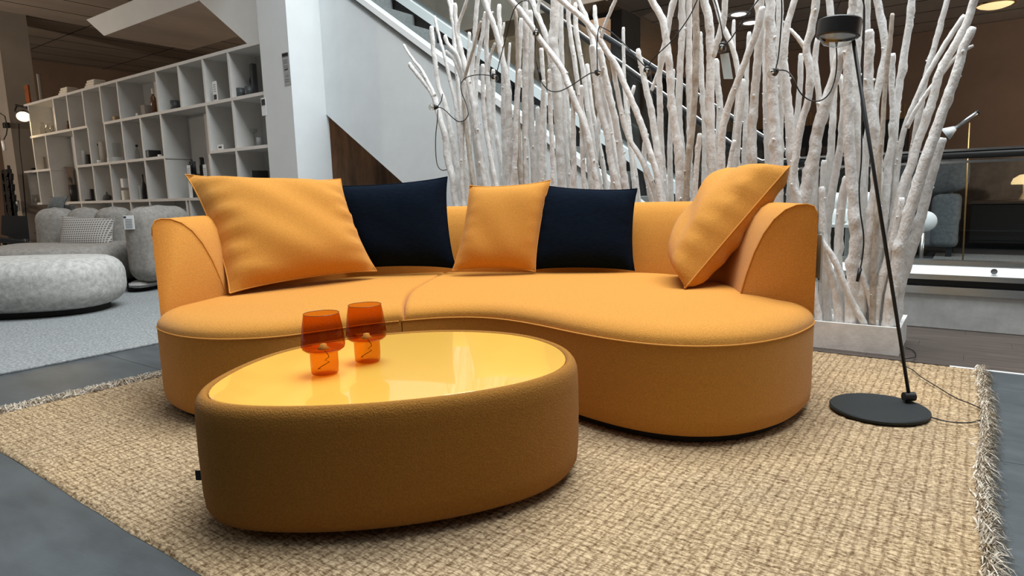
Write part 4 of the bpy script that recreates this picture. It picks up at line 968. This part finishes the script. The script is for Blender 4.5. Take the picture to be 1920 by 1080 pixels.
# ------------------------------------------------------------------ black floor lamp
bc_ = Vector((-.245, 2.655, .013)); hg = Vector((-.158, 2.762, .055)); tp_ = ony(1600, 76, 2.60)
fl2 = thing('floor_lamp', 'black floor lamp with round base and leaning pole on the rug', 'floor lamp', bc_)
MB().lathe([(.0005, 0), (.160, 0), (.165, .003), (.166, .012), (.162, .016), (.0005, .017)], bc_, 64).build('lamp_base', M['charcoal'], fl2, auto=35)
dirp = (tp_-hg).normalized(); axh = Vector((dirp.y, -dirp.x, 0)).normalized()
ax2 = CR.copy(); ax2.z = 0; ax2.normalize()
MB().tube([hg-ax2*.020+Vector((0, 0, -.003)), hg+ax2*.020+Vector((0, 0, -.003))], .017, 18).build('hinge', M['black'], fl2, auto=40)
MB().tube([hg+Vector((0, 0, -.026)), hg], .012, 10).build('hinge_post', M['black'], fl2)
MB().tube([hg, tp_], .0065, 10).build('pole', M['black'], fl2, smooth=True)
hc = ony(1573, 54, 2.60); kk = mpp(hc)
tilt = Matrix.Rotation(R(5), 3, CF) 
rotl = Matrix.Rotation(R(6.0), 3, Vector((-math.sin(YAW), math.cos(YAW), 0)))
MB().lathe([(.0005, .030), (.068, .030), (.071, .026), (.071, -.026), (.068, -.029), (.061, -.029)], hc, 40, rot=rotl).build('lamp_head', M['black'], fl2, auto=35)
MB().lathe([(.061, -.027), (.055, -.040), (.045, -.052), (.022, -.059), (.0005, -.061)], hc, 36, rot=rotl).build('lens', M['lens'], fl2, smooth=True)
MB().lathe([(.0005, -.022), (.058, -.024)], hc, 36, rot=rotl).build('reflector', M['steel'], fl2, smooth=True)
cp = [onz(x, y, .021) for x, y in ((1733, 776), (1748, 783), (1775, 790), (1808, 793), (1836, 789), (1848, 782), (1843, 769), (1822, 758), (1790, 745), (1752, 722), (1726, 706), (1712, 694), (1700, 688))]
cp2 = [onz(x, y, .016) for x, y in ((1692, 680), (1690, 675), (1700, 672), (1714, 670))]+[onz(x, y, .006) for x, y in ((1717, 664), (1712, 657), (1698, 651))]
MB().tube(crom(cp+cp2, 90), .0022, 6).build('power_cord', M['blackplastic'], fl2, smooth=True)

# ------------------------------------------------------------------ planter, branches, string lights
PX0, PX1, PY0, PY1 = -2.95, -.262, 3.625, 4.02
pn = thing('trough_planter', 'long low white grey concrete trough planter behind the sofa', 'planter', ((PX0+PX1)/2, 3.8, 0))
mb = MB(); tk = .018; PH = .142
for a, b in (((PX0, PY0, .001), (PX1, PY0+tk, PH)), ((PX0, PY1-tk, .001), (PX1, PY1, PH)), ((PX0, PY0+tk, .001), (PX0+tk, PY1-tk, PH)), ((PX1-tk, PY0+tk, .001), (PX1, PY1-tk, PH))): mb.bb(a, b)
mb.build('trough', M['planter'], pn)
MB().bb((PX0+tk, PY0+tk, .004), (PX1-tk, PY1-tk, .118)).build('gravel_fill', M['gravel'], pn)

def branch_mesh(path, rad, seed, knots=1.0, taperend=True):
    rs = random.Random(seed); P = crom(path, max(12, int(sum((Vector(b)-Vector(a)).length for a, b in zip(path, path[1:]))/.021)))
    k = len(P); n = 10; rr = []
    kn = [(rs.randrange(2, k), rs.uniform(0, 6.28), rs.uniform(.12, .38)) for _ in range(int(k*.22*knots))]
    ph = [rs.uniform(0, 6) for _ in range(4)]
    for i in range(k):
        base = rad[0]+(rad[1]-rad[0])*i/(k-1)
        g = 1+.025*math.sin(i*.31+ph[0])+.035*math.sin(i*.11+ph[1])
        row = []
        for j in range(n):
            q = 2*math.pi*j/n; v = base*g*(1+.04*math.sin(2*q+ph[2]+i*.05)+.02*rs.gauss(0, 1))
            for ki, kq, ka in kn:
                if abs(i-ki) <= 1:
                    dq = math.cos(q-kq); v += base*ka*max(0, dq)**3*(1 if i == ki else .4)
            row.append(v)
        if taperend and i == k-1: row = [v*.72 for v in row]
        rr.append(row)
    jit = [Vector((rs.gauss(0, 1), rs.gauss(0, 1), 0))*(rad[0]*.035) for _ in range(k)]
    P2 = [p+jit[i] for i, p in enumerate(P)]
    mb = MB(); mb.tube(P2, rr, n)
    for _ in range(max(1, int(k*.07*knots))):        # pruned stubs
        i = rs.randrange(1, k-1); q = rs.uniform(0, 6.28); base = rad[0]+(rad[1]-rad[0])*i/(k-1)
        d = Vector((math.cos(q), math.sin(q), .8)).normalized()
        mb.tube([P2[i]+d*base*.5, P2[i]+d*base*1.25, P2[i]+d*base*1.65], [base*.42, base*.34, base*.22], 6)
    return mb
NBR = [0]; PEND = []
def pxpath(pts, Y, lean=0.0):
    """trace on a vertical plane through the trough; lean moves the upper end back along Y"""
    out = []; y0 = pts[-1][1]; y1 = pts[0][1]
    for x, y in pts:
        f = (y0-y)/max(1, (y0-y1)); out.append(ony(x, y, Y+lean*f))
    return out
def branch(pts, w0, w1, Y, label, group=None, m='branch', forks=(), knots=1.0, lean=0.0, ext=True):
    """pts: top -> bottom in picture points; w = width at top, at bottom (px)"""
    NBR[0] += 1
    P = pxpath(pts, Y, lean)[::-1]                   # bottom -> top
    b = P[0]
    if b.z > .13:                                    # carry on down to the gravel
        d = (P[0]-P[1]); d = d/max(1e-6, abs(d.z)); s_ = b.z-.112
        dx = max(-.45, min(.45, d.x))*.75
        nb = Vector((min(PX1-.06, max(PX0+.05, b.x+dx*s_)), min(PY1-.05, max(PY0+.05, b.y)), .112))
        P = [nb, nb.lerp(b, .5)+Vector((dx*.08*s_*-.3, 0, 0))]+P
    else: P[0] = Vector((P[0].x, P[0].y, .112))
    if pts[0][1] <= 2 and ext:                       # goes on above the picture
        d = (P[-1]-P[-2]).normalized(); P = P+[P[-1]+d*.18, P[-1]+d*.42+Vector((random.uniform(-.03, .03), 0, 0))]
    k0 = mpp(P[0]); k1 = mpp(P[-1])
    r0, r1 = w1*k0*.5, w0*k1*.5
    o = branch_mesh(P, (r0, r1), NBR[0], knots).build('branch', M[m], loc=P[0], smooth=True)
    tag(o, label, 'branch', group)
    if len(label) == 1: PEND.append((o, pts, w1))
    for (fp, fw0, fw1) in forks:
        Q = pxpath(fp, Y, lean)[::-1]
        for i_, q_ in enumerate(Q): q_.y = Y + (lean*.5)
        if fp[0][1] <= 2:
            d = (Q[-1]-Q[-2]).normalized(); Q = Q+[Q[-1]+d*.3]
        branch_mesh(Q, (fw1*k0*.5, fw0*k1*.5), NBR[0]+500, knots*.7).build('side_branch', M[m], o, smooth=True)
    return o
GL, GM, GR, GE = 'L', 'M', 'R', 'E'
_ = 'slim whitewashed branch in the dense bundle at the left end of the trough'
_ = 'whitewashed branch in the thicket behind the small mustard and right navy cushions'
_ = 'whitewashed upright branch in the middle of the trough behind the bare sofa back'
_ = 'whitewashed branch in the loose right end of the trough'
gL, gM, gR, gE = 'branches at the left end of the trough', 'branches in the thicket behind the cushions', 'branches behind the bare sofa back', 'branches at the right end of the trough'
B = branch
B([(768, 118), (777, 131), (800, 160), (814, 182), (827, 230), (835, 255), (837, 281), (842, 310), (850, 337), (855, 380)], 9, 16, 3.70, 'leftmost whitewashed branch, forked and leaning out over the white stair wall', forks=[([(757, 83), (762, 93), (777, 115), (790, 131), (808, 165), (815, 182)], 4, 9)])
B([(809, 49), (812, 90), (815, 112), (822, 160), (835, 197), (848, 260), (858, 330), (864, 382)], 8, 13, 3.78, 'second branch from the left with a blunt rounded tip')
B([(815, 30), (820, 54), (832, 100), (840, 131), (846, 160), (853, 189), (860, 240), (868, 320), (874, 382)], 5, 14, 3.72, 'third branch from the left with a thin ragged tip')
B([(835, 66), (839, 81), (852, 97), (860, 112), (868, 140), (880, 200), (893, 280), (905, 382)], 7, 14, 3.75, 'short curved branch with a forked tip near the left end of the trough', forks=[([(836, 95), (850, 109), (860, 131), (872, 165)], 6, 9)])
B([(841, 0), (846, 20), (850, 48), (851, 75), (855, 110), (862, 200), (872, 300), (880, 382)], 6, 11, 3.88, GL, gL)
B([(853, 6), (854, 31), (856, 55), (860, 75), (865, 97), (872, 125), (888, 200), (900, 280), (915, 382)], 8, 17, 3.70, 'thick branch near the left end ending in a Y shaped top', forks=[([(875, 0), (869, 19), (860, 45), (859, 70)], 5, 7)])
B([(902, 39), (896, 60), (887, 94), (879, 119), (871, 148), (868, 170), (874, 240), (886, 330), (894, 382)], 5, 11, 3.66, 'tan weathered branch with a hooked tip crossing in front of the left bundle', m='branch_tan')
B([(895, 0), (892, 37), (890, 75), (886, 130), (888, 200), (900, 300), (915, 382)], 8, 12, 3.84, GL, gL)
B([(907, 0), (917, 25), (927, 50), (935, 81), (942, 112), (950, 150), (954, 200), (957, 300), (957, 382)], 10, 13, 3.72, 'branch leaning left at its top beside the diagonal one, left of the hanging bulb')
B([(910, 22), (905, 62), (900, 87), (895, 125), (892, 200), (905, 300), (922, 382)], 7, 12, 3.86, GL, gL)
B([(916, 0), (914, 37), (912, 75), (913, 112), (916, 180), (922, 300), (932, 382)], 8, 13, 3.76, GL, gL, forks=[([(928, 80), (924, 92), (918, 112), (915, 135)], 5, 7)])
B([(936, 8), (936, 31), (939, 69), (941, 94), (944, 150), (945, 250), (950, 382)], 9, 12, 3.82, 'knobbly branch ending in a blunt cut tip left of the upper bulb', forks=[([(945, 42), (944, 52), (940, 66)], 4, 6)])
B([(956, 80), (954, 112), (952, 140), (950, 200), (948, 300), (946, 382)], 5, 9, 3.92, GL, gL)
B([(846, 0), (862, 100), (878, 200), (895, 300), (905, 382)], 6, 10, 3.95, GL, gL)
B([(880, 60), (878, 140), (880, 240), (884, 382)], 6, 10, 3.93, GL, gL)
B([(870, 150), (868, 230), (866, 300), (870, 382)], 7, 11, 3.66, GL, gL)
B([(905, 120), (908, 220), (925, 320), (938, 382)], 7, 12, 3.68, GL, gL)
B([(925, 130), (926, 220), (938, 300), (944, 382)], 8, 12, 3.94, GL, gL)
B([(960, 2), (979, 24), (1001, 55), (1010, 70), (1030, 96), (1045, 116), (1056, 134), (1070, 170), (1080, 195), (1092, 222), (1104, 260), (1115, 320), (1123, 382)], 9, 12, 3.655, 'long slanting branch crossing the bundle diagonally behind the upper bulb')
B([(965, 14), (969, 50), (970, 87), (970, 125), (971, 200), (974, 300), (980, 382)], 6, 12, 3.70, 'tan weathered upright branch left of the upper bulb', m='branch_tan')
B([(985, 0), (986, 37), (986, 87), (985, 132), (985, 250), (988, 382)], 10, 13, 3.74, GM, gM)
B([(977, 34), (976, 62), (974, 100), (970, 160), (966, 250), (966, 382)], 8, 12, 3.86, GM, gM)
B([(994, 20), (997, 75), (996, 112), (995, 180), (997, 250), (1005, 382)], 11, 14, 3.80, GM, gM)
B([(997, 0), (1007, 25), (1017, 50), (1025, 75), (1033, 120), (1042, 200), (1050, 300), (1060, 382)], 9, 12, 3.84, GM, gM, forks=[([(1012, 0), (1009, 12), (1008, 30)], 6, 7)])
B([(1041, 0), (1040, 37), (1038, 75), (1041, 112), (1045, 160), (1048, 250), (1055, 382)], 17, 17, 3.76, 'thickest pale upright branch right of the upper bulb')
B([(1052, 4), (1052, 62), (1054, 125), (1060, 250), (1070, 382)], 10, 11, 3.90, GM, gM)
B([(1051, 0), (1072, 17), (1085, 27), (1104, 46), (1122, 70), (1135, 92), (1147, 110), (1160, 132), (1167, 149), (1181, 180), (1192, 207), (1202, 232), (1211, 262), (1222, 295), (1232, 330), (1240, 382)], 9, 12, 3.66, 'longest slanting branch with a raised fork crossing down to the bare sofa back', forks=[([(1154, 0), (1141, 31), (1131, 56), (1126, 74)], 5, 7)])
B([(1066, 2), (1066, 37), (1071, 75), (1077, 112), (1086, 180), (1100, 260), (1112, 382)], 8, 12, 3.82, GM, gM)
B([(1084, 0), (1092, 19), (1104, 50), (1120, 110), (1135, 180), (1150, 280), (1165, 382)], 8, 13, 3.78, GM, gM)
B([(1079, 5), (1080, 50), (1085, 87), (1092, 125), (1102, 200), (1116, 300), (1130, 382)], 8, 12, 3.88, GM, gM)
B([(1115, 10), (1116, 31), (1119, 54), (1124, 100), (1132, 180), (1143, 280), (1156, 382)], 8, 13, 3.86, 'branch with a blunt flat cut top just left of the tall gap in the branches')
B([(1110, 85), (1116, 140), (1127, 210), (1139, 250), (1145, 300), (1156, 340), (1164, 382)], 12, 16, 3.70, GM, gM)
B([(1124, 90), (1135, 147), (1147, 197), (1158, 250), (1167, 312), (1178, 382)], 12, 15, 3.72, GM, gM)
B([(1147, 112), (1160, 185), (1170, 229), (1180, 262), (1195, 285), (1215, 325), (1234, 382)], 9, 12, 3.68, GM, gM)
B([(1169, 51), (1169, 75), (1170, 125), (1171, 160), (1176, 230), (1184, 300), (1192, 382)], 6, 9, 3.90, 'lone thin upright branch with a knobbly tip rising in the gap before the handrail')
B([(1189, 160), (1185, 178), (1178, 195), (1178, 220), (1182, 255), (1190, 310), (1198, 382)], 6, 11, 3.92, 'short pale branch ending in a small fork below the lone thin branch', forks=[([(1174, 176), (1176, 195), (1179, 215)], 4, 6)])
B([(1196, 92), (1201, 115), (1207, 145), (1215, 182), (1222, 214), (1228, 255), (1235, 295), (1238, 335), (1242, 382)], 10, 17, 3.74, 'branch with a pointed tip right beneath the downward hanging bulb')
for j, (xt, yt, xb, Yb_) in enumerate(((990, 60, 1000, 3.95), (1015, 90, 1025, 3.96), (1030, 130, 1038, 3.66), (1062, 150, 1082, 3.95), (1090, 160, 1098, 3.67), (1100, 120, 1140, 3.96), (1020, 150, 1016, 3.68), (975, 130, 958, 3.66), (1150, 190, 1150, 3.94), (1075, 170, 1074, 3.66), (1128, 150, 1108, 3.93), (1008, 200, 1012, 3.88))):
    B([(xt, yt), (xt*.67+xb*.33+random.uniform(-3, 3), yt*.67+382*.33), (xt*.3+xb*.7+random.uniform(-3, 3), yt*.3+382*.7), (xb, 382)], 8, 12, Yb_, GM, gM)
B([(1222, 0), (1240, 32), (1247, 62), (1255, 125), (1260, 200), (1270, 265), (1274, 307), (1276, 378)], 11, 19, 3.72, 'stout branch bending left at the top right of the downward hanging bulb')
B([(1264, 0), (1255, 37), (1250, 70), (1242, 100), (1236, 140), (1237, 185), (1238, 245), (1241, 300), (1246, 378)], 11, 13, 3.80, GR, gR, forks=[([(1222, 170), (1228, 152), (1238, 128)], 7, 8)])
B([(1279, 0), (1279, 75), (1275, 125), (1273, 212), (1278, 290), (1284, 378)], 12, 15, 3.84, GR, gR)
B([(1292, 0), (1292, 100), (1294, 200), (1294, 257), (1292, 300), (1293, 376)], 11, 13, 3.86, GR, gR)
B([(1305, 0), (1305, 100), (1303, 175), (1297, 250), (1290, 300), (1286, 376)], 11, 13, 3.68, 'tan weathered upright branch left of the tagged bulb', m='branch_tan')
B([(1320, 0), (1329, 37), (1332, 100), (1331, 162), (1332, 225), (1333, 280), (1336, 340)], 14, 17, 3.72, GR, gR, forks=[([(1360, 0), (1357, 37), (1346, 75), (1336, 106)], 9, 11)])
B([(1340, 0), (1352, 40), (1370, 80), (1381, 118), (1386, 165), (1384, 250), (1380, 330)], 8, 12, 3.86, GR, gR)
B([(1341, 110), (1346, 162), (1350, 205), (1347, 257), (1345, 320)], 11, 13, 3.88, GR, gR)
B([(1376, 37), (1376, 75), (1378, 112), (1384, 150), (1380, 220), (1370, 320)], 6, 9, 3.92, 'thin blunt tipped branch right of the tagged bulb')
B([(1430, 12), (1420, 55), (1405, 95), (1388, 140), (1370, 187), (1357, 230), (1353, 270), (1352, 330)], 13, 15, 3.67, 'smooth branch slanting up to the right of the tagged bulb')
B([(1392, 148), (1390, 187), (1384, 240), (1378, 320)], 12, 14, 3.78, GR, gR)
B([(1425, 0), (1423, 87), (1415, 175), (1410, 251), (1411, 310), (1412, 345)], 13, 21, 3.74, GR, gR)
B([(1444, 0), (1445, 100), (1450, 200), (1455, 270), (1456, 330)], 16, 25, 3.72, 'broad pale trunk like branch behind the bulb nearest the floor lamp')
B([(1462, 0), (1462, 75), (1464, 150), (1462, 250), (1462, 330)], 12, 14, 3.84, GR, gR)
B([(1432, 20), (1436, 125), (1437, 200), (1440, 320)], 11, 13, 3.86, GR, gR)
B([(1405, 60), (1400, 140), (1398, 240), (1395, 330)], 8, 12, 3.94, GR, gR)
B([(1312, 60), (1316, 160), (1322, 250), (1320, 370)], 10, 13, 3.92, GR, gR)
B([(1262, 130), (1258, 220), (1256, 300), (1258, 378)], 9, 12, 3.92, GR, gR)
B([(1312, 250), (1308, 290), (1304, 340), (1302, 376)], 9, 12, 3.67, GR, gR)
B([(1378, 262), (1372, 285), (1368, 310), (1365, 335)], 8, 11, 3.67, GR, gR)
B([(1213, 250), (1208, 280), (1210, 320), (1222, 378)], 9, 12, 3.84, GR, gR)
B([(1490, 0), (1477, 45), (1470, 100), (1474, 160), (1480, 220), (1484, 300), (1492, 370)], 10, 20, 3.76, GE, gE)
B([(1530, 0), (1527, 25), (1517, 70), (1512, 92), (1519, 140), (1515, 187), (1505, 222), (1495, 275), (1487, 340), (1496, 376)], 16, 11, 3.67, 'knobbly forked branch in front left of the black lamp head', forks=[([(1481, 54), (1495, 70), (1511, 92)], 6, 9)])
B([(1502, 100), (1500, 162), (1495, 212), (1486, 265), (1482, 330)], 10, 12, 3.88, GE, gE)
B([(1534, 70), (1528, 112), (1535, 175), (1537, 215), (1530, 300), (1528, 376)], 10, 12, 3.84, GE, gE)
B([(1555, 0), (1560, 50), (1562, 100), (1564, 150)][::1]+[(1560, 250), (1552, 376)], 11, 13, 3.90, GE, gE)
B([(1586, 70), (1570, 125), (1560, 160), (1545, 205), (1532, 250), (1525, 300), (1515, 340), (1508, 376)], 20, 27, 3.70, 'thick smooth branch leaning right beneath the black lamp head')
B([(1600, 0), (1595, 37), (1590, 100), (1590, 175), (1592, 265), (1596, 330), (1600, 360), (1603, 412), (1605, 450), (1600, 500), (1597, 560), (1596, 598)], 14, 23, 3.68, 'tall knotty branch standing directly left of the lamp pole')
B([(1574, 140), (1582, 180), (1580, 225), (1575, 280), (1562, 350), (1552, 420), (1548, 500), (1552, 592)], 12, 15, 3.80, GE, gE)
B([(1611, 0), (1608, 50), (1605, 130), (1606, 225), (1612, 300), (1616, 380), (1612, 470), (1606, 596)], 15, 17, 3.86, GE, gE)
B([(1630, 56), (1629, 100), (1627, 150), (1632, 200), (1637, 250), (1642, 290), (1644, 340), (1636, 417), (1625, 487), (1616, 560), (1613, 594)], 17, 21, 3.70, 'stout rough branch with a rounded top directly right of the lamp pole')
B([(1627, 0), (1626, 60), (1632, 140), (1628, 240), (1622, 330), (1620, 420), (1626, 590)], 10, 12, 3.92, GE, gE)
B([(1645, 0), (1652, 37), (1658, 70), (1660, 100), (1654, 130), (1646, 170), (1640, 205), (1648, 300), (1650, 420), (1646, 590)], 13, 14, 3.86, GE, gE)
B([(1673, 25), (1669, 75), (1662, 137), (1657, 200), (1654, 255), (1649, 310), (1646, 380), (1640, 470), (1636, 592)], 7, 11, 3.66, 'thin tan weathered branch with a tapered tip right of the lamp pole', m='branch_tan')
B([(1674, 100), (1672, 162), (1675, 212), (1674, 250), (1666, 305), (1660, 380), (1652, 440), (1640, 530), (1632, 592)], 10, 19, 3.74, GE, gE)
B([(1710, 0), (1702, 62), (1692, 125), (1683, 187), (1676, 260), (1668, 350), (1660, 450), (1650, 590)], 11, 14, 3.80, GE, gE)
B([(1776, 0), (1762, 52), (1745, 112), (1736, 145), (1726, 200), (1712, 280), (1700, 350), (1685, 440), (1672, 520), (1660, 592)], 9, 14, 3.84, 'slender branch leaning right, third from the right end of the trough')
B([(1809, 28), (1782, 67), (1750, 120), (1727, 165), (1707, 210), (1692, 255), (1682, 320), (1676, 400), (1664, 500), (1652, 592)], 9, 13, 3.78, 'blunt tipped branch leaning right above the forked twig at the right end')
B([(1827, 0), (1812, 45), (1790, 85), (1765, 130), (1752, 175), (1736, 225), (1722, 262), (1710, 305), (1693, 350), (1680, 405), (1668, 470), (1662, 592)], 13, 17, 3.72, 'long branch leaning far right and leaving the top of the picture', forks=[([(1825, 85), (1797, 102), (1765, 140), (1740, 172), (1717, 207), (1700, 240)], 6, 9)])
B([(1825, 51), (1807, 87), (1792, 142), (1775, 187), (1755, 245), (1735, 300), (1715, 367), (1698, 425), (1685, 475), (1677, 525), (1670, 565), (1668, 600)], 16, 23, 3.67, 'rightmost thick branch at the end of the trough with a broad pale stem')
B([(1766, 258), (1742, 345), (1727, 405), (1713, 455), (1697, 505), (1686, 550), (1680, 596)], 17, 20, 3.80, 'short thick branch tucked behind the rightmost thick branch')
B([(1536, 440), (1545, 458), (1565, 487), (1582, 530), (1600, 570), (1618, 602)], 10, 12, 3.66, 'short branch slanting down to the right beside the sofa arm')
B([(1588, 330), (1580, 370), (1575, 412), (1571, 480), (1574, 540), (1578, 596)], 15, 17, 3.74, GE, gE)
B([(1540, 350), (1543, 420), (1550, 490), (1563, 530), (1574, 597)], 11, 17, 3.70, GE, gE)
B([(1545, 300), (1540, 400), (1541, 480), (1545, 595)], 9, 11, 3.84, GE, gE)
B([(1604, 470), (1615, 510), (1630, 555), (1641, 602)], 10, 13, 3.68, GE, gE)
B([(1692, 370), (1682, 412), (1672, 455), (1660, 500), (1648, 548), (1641, 594)], 11, 15, 3.68, 'broken topped branch between the lamp pole and the rightmost branches')
B([(1520, 300), (1522, 400), (1526, 500), (1530, 595)], 8, 11, 3.92, GE, gE)

# labels of the branches that have no look of their own: where they stand, how they end, and their count from the left
ZONES = [(882, 'left of the small mustard cushion'), (958, 'behind the left half of the small mustard cushion'), (1025, 'behind the right half of the small mustard cushion'),
         (1105, 'behind the left half of the right navy cushion'), (1193, 'behind the right half of the right navy cushion'), (1300, 'behind the bare stretch of sofa back'),
         (1400, 'behind the left part of the sideways cushion'), (1485, 'behind the right part of the sideways cushion'), (1541, 'behind the right sofa arm'), (1600, 'just right of the sofa arm'), (2000, 'by the lamp pole')]
bag = {}
for o, pts, w1 in PEND:
    zn = next(z for lim, z in ZONES if pts[-1][0] < lim)
    kind = ('tall ' if pts[0][1] <= 8 else 'shorter ')+('thick' if w1 >= 13 else 'slim')
    bag.setdefault((kind, zn), []).append((pts[-1][0], o))
ORD = ['', 'second ', 'third ', 'fourth ', 'fifth ', 'sixth ', 'seventh ', 'eighth ']
for (kind, zn), L in bag.items():
    L.sort(key=lambda q: q[0])
    for i, (_, o) in enumerate(L):
        o['label'] = (kind+' white branch '+zn) if len(L) == 1 else ('leftmost ' if i == 0 else ORD[i])+kind+' white branch '+('from left ' if i else '')+zn
# string of lights
YL = 3.63
def lz(pts, Y=YL): return [ony(x, y, Y-.015*math.sin(i*1.7)) for i, (x, y) in enumerate(pts)]
sl_ = thing('string_lights', 'black cable string of clear bulbs draped over the white branches', 'string lights', ony(815, 320, YL))
segs = [
 [(838, 318), (828, 319), (820, 309), (817, 285), (817, 255), (820, 225), (821, 206)],
 [(830, 176), (827, 190), (821, 200), (827, 202), (836, 208), (848, 220), (860, 228), (870, 226), (876, 219), (878, 212), (874, 195), (868, 180), (864, 166), (865, 156), (872, 147), (884, 142), (900, 140), (915, 141), (925, 142), (931, 136), (938, 110), (948, 72), (957, 38), (966, 14), (978, 3), (990, 2), (998, 16), (1003, 40), (1005, 60), (1003, 85), (1005, 115), (1009, 130)],
 [(1013, 149), (1018, 158), (1027, 168), (1040, 172), (1055, 169), (1075, 158), (1094, 145), (1108, 137), (1118, 135), (1120, 118), (1119, 85), (1123, 52), (1130, 52), (1148, 62), (1170, 82), (1190, 104), (1206, 121), (1213, 126), (1222, 114), (1238, 97), (1258, 78), (1280, 50), (1296, 25), (1312, -8), (1330, -18), (1340, 2), (1348, 30), (1354, 60), (1357, 82), (1368, 76), (1386, 50), (1402, 26), (1420, 2), (1440, -20), (1462, -14), (1466, 20), (1463, 70), (1459, 110), (1455, 131), (1466, 131), (1478, 135), (1488, 148), (1498, 170), (1510, 183), (1526, 190), (1544, 186), (1558, 170), (1567, 140), (1569, 105), (1566, 65), (1565, 40), (1570, 15), (1585, -12), (1608, -14), (1619, 4), (1621, 40), (1618, 120), (1616, 220), (1615, 300), (1611, 350), (1613, 395), (1619, 440), (1618, 475), (1613, 505)]]
for s_ in segs: MB().tube(crom(lz(s_), len(s_)*5), .0034, 6).build('cable', M['blackplastic'], sl_, smooth=True)
MB().tube(lz([(1009, 128), (1012, 138), (1014, 150)]), .009, 8).build('connector', M['blackplastic'], sl_, smooth=True)
MB().tube(lz([(1613, 503), (1607, 528)]), [.010, .007], 8).build('plug', M['blackplastic'], sl_, smooth=True)
for (x, y), (dx, dy) in (((819, 201), (-8, 0)), ((925, 141), (4, 8)), ((1005, 60), (0, 4)), ((1118, 135), (9, 3)), ((1213, 127), (0, 9)), ((1356, 82), (-3, 9)), ((1456, 133), (-7, 4))):
    a = ony(x, y, YL-.02); b = ony(x+dx, y+dy, YL-.045); d = (b-a).normalized()
    s_o = MB().tube([a-d*.012, a, a+d*.018, a+d*.020], [.008, .014, .021, .019], 14).build('socket', M['blackplastic'], sl_, smooth=True)
    MB().sphere(a+d*.038, .024, 18).build('bulb', M['bulb'], sl_, smooth=True)
    MB().tube([a+d*.018, a+d*.040], [.004, .006], 8).build('filament', M['cream'], sl_, smooth=True)
p = ony(1362, 125, YL-.02)
a_ = ony(1350, 102, YL-.02); b_ = ony(1366, 99, YL-.02); c_ = ony(1374, 148, YL-.02); d_ = ony(1357, 148, YL-.02)
mb = MB(); mb.add([a_, b_, c_, d_]+[q+Vector((0, .003, 0)) for q in (a_, b_, c_, d_)], [(0, 1, 2, 3), (7, 6, 5, 4), (0, 4, 5, 1), (1, 5, 6, 2), (2, 6, 7, 3), (3, 7, 4, 0)])
M['bluepaper'] = mat('pale_blue_card', (.55, .64, .67), .7, noise=(20, .03, one))
tg = mb.build('hang_tag', M['bluepaper'], sl_); tg['label'] = 'pale blue price tag'

# ------------------------------------------------------------------ notices on the column and shelf end
def notice(name, label, quad_px, plane, off, lines, m='greyink', hdr=True):
    f = {'y': lambda x, y: ony(x, y, off)}[plane]
    a, b, c, d = [f(*q) for q in quad_px]
    t = thing(name, label, 'notice', (c+d)/2)
    mb = MB(); mb.add([a, b, c, d]+[q+Vector((0, .003, 0)) for q in (a, b, c, d)], [(0, 1, 2, 3), (7, 6, 5, 4), (0, 4, 5, 1), (1, 5, 6, 2), (2, 6, 7, 3), (3, 7, 4, 0)])
    mb.build('sheet', M['noticegrey'], t)
    def strip(u0, u1, v0, v1, mm):
        g = lambda u, v: (a*(1-u)+b*u)*(1-v)+(d*(1-u)+c*u)*v-Vector((0, .0025, 0))
        q = [g(u0, v0), g(u1, v0), g(u1, v1), g(u0, v1)]
        mb = MB(); mb.add(q+[w_+Vector((0, .002, 0)) for w_ in q], [(0, 1, 2, 3), (7, 6, 5, 4), (0, 4, 5, 1), (1, 5, 6, 2), (2, 6, 7, 3), (3, 7, 4, 0)]); mb.build('printed_block', M[mm], t)
    strip(.05, .95, .02, .12, 'ink')
    strip(.12, .8, .06, .075, 'paper')
    for v in lines: strip(.15, .8, v, v+.02, m)
    strip(.2, .75, .50, .53, 'ink'); strip(.3, .8, .62, .72, 'greyink')
M['noticegrey'] = mat('grey_notice_paper', (.36, .37, .37), .7, noise=(20, .05, one))
notice('wall_notice', 'tall grey printed notice on the shaded face of the white column', [(528, 100), (540, 97), (546, 158), (534, 161)], 'y', YC-.004, (.2, .25, .3, .38, .43, .8, .86))
a, b = ony(489, 184, YC-.003), ony(500, 216, YC-.003)
t = thing('wall_notice', 'small white notice with a black header on the left edge of the white column', 'notice', (a.x, YC-.003, b.z))
MB().bb((a.x, YC-.004, b.z), (b.x, YC-.001, a.z)).build('sheet', M['paper'], t)
MB().bb((a.x+.01, YC-.007, a.z-.075), (b.x-.01, YC-.002, a.z-.015)).build('printed_block', M['ink'], t)
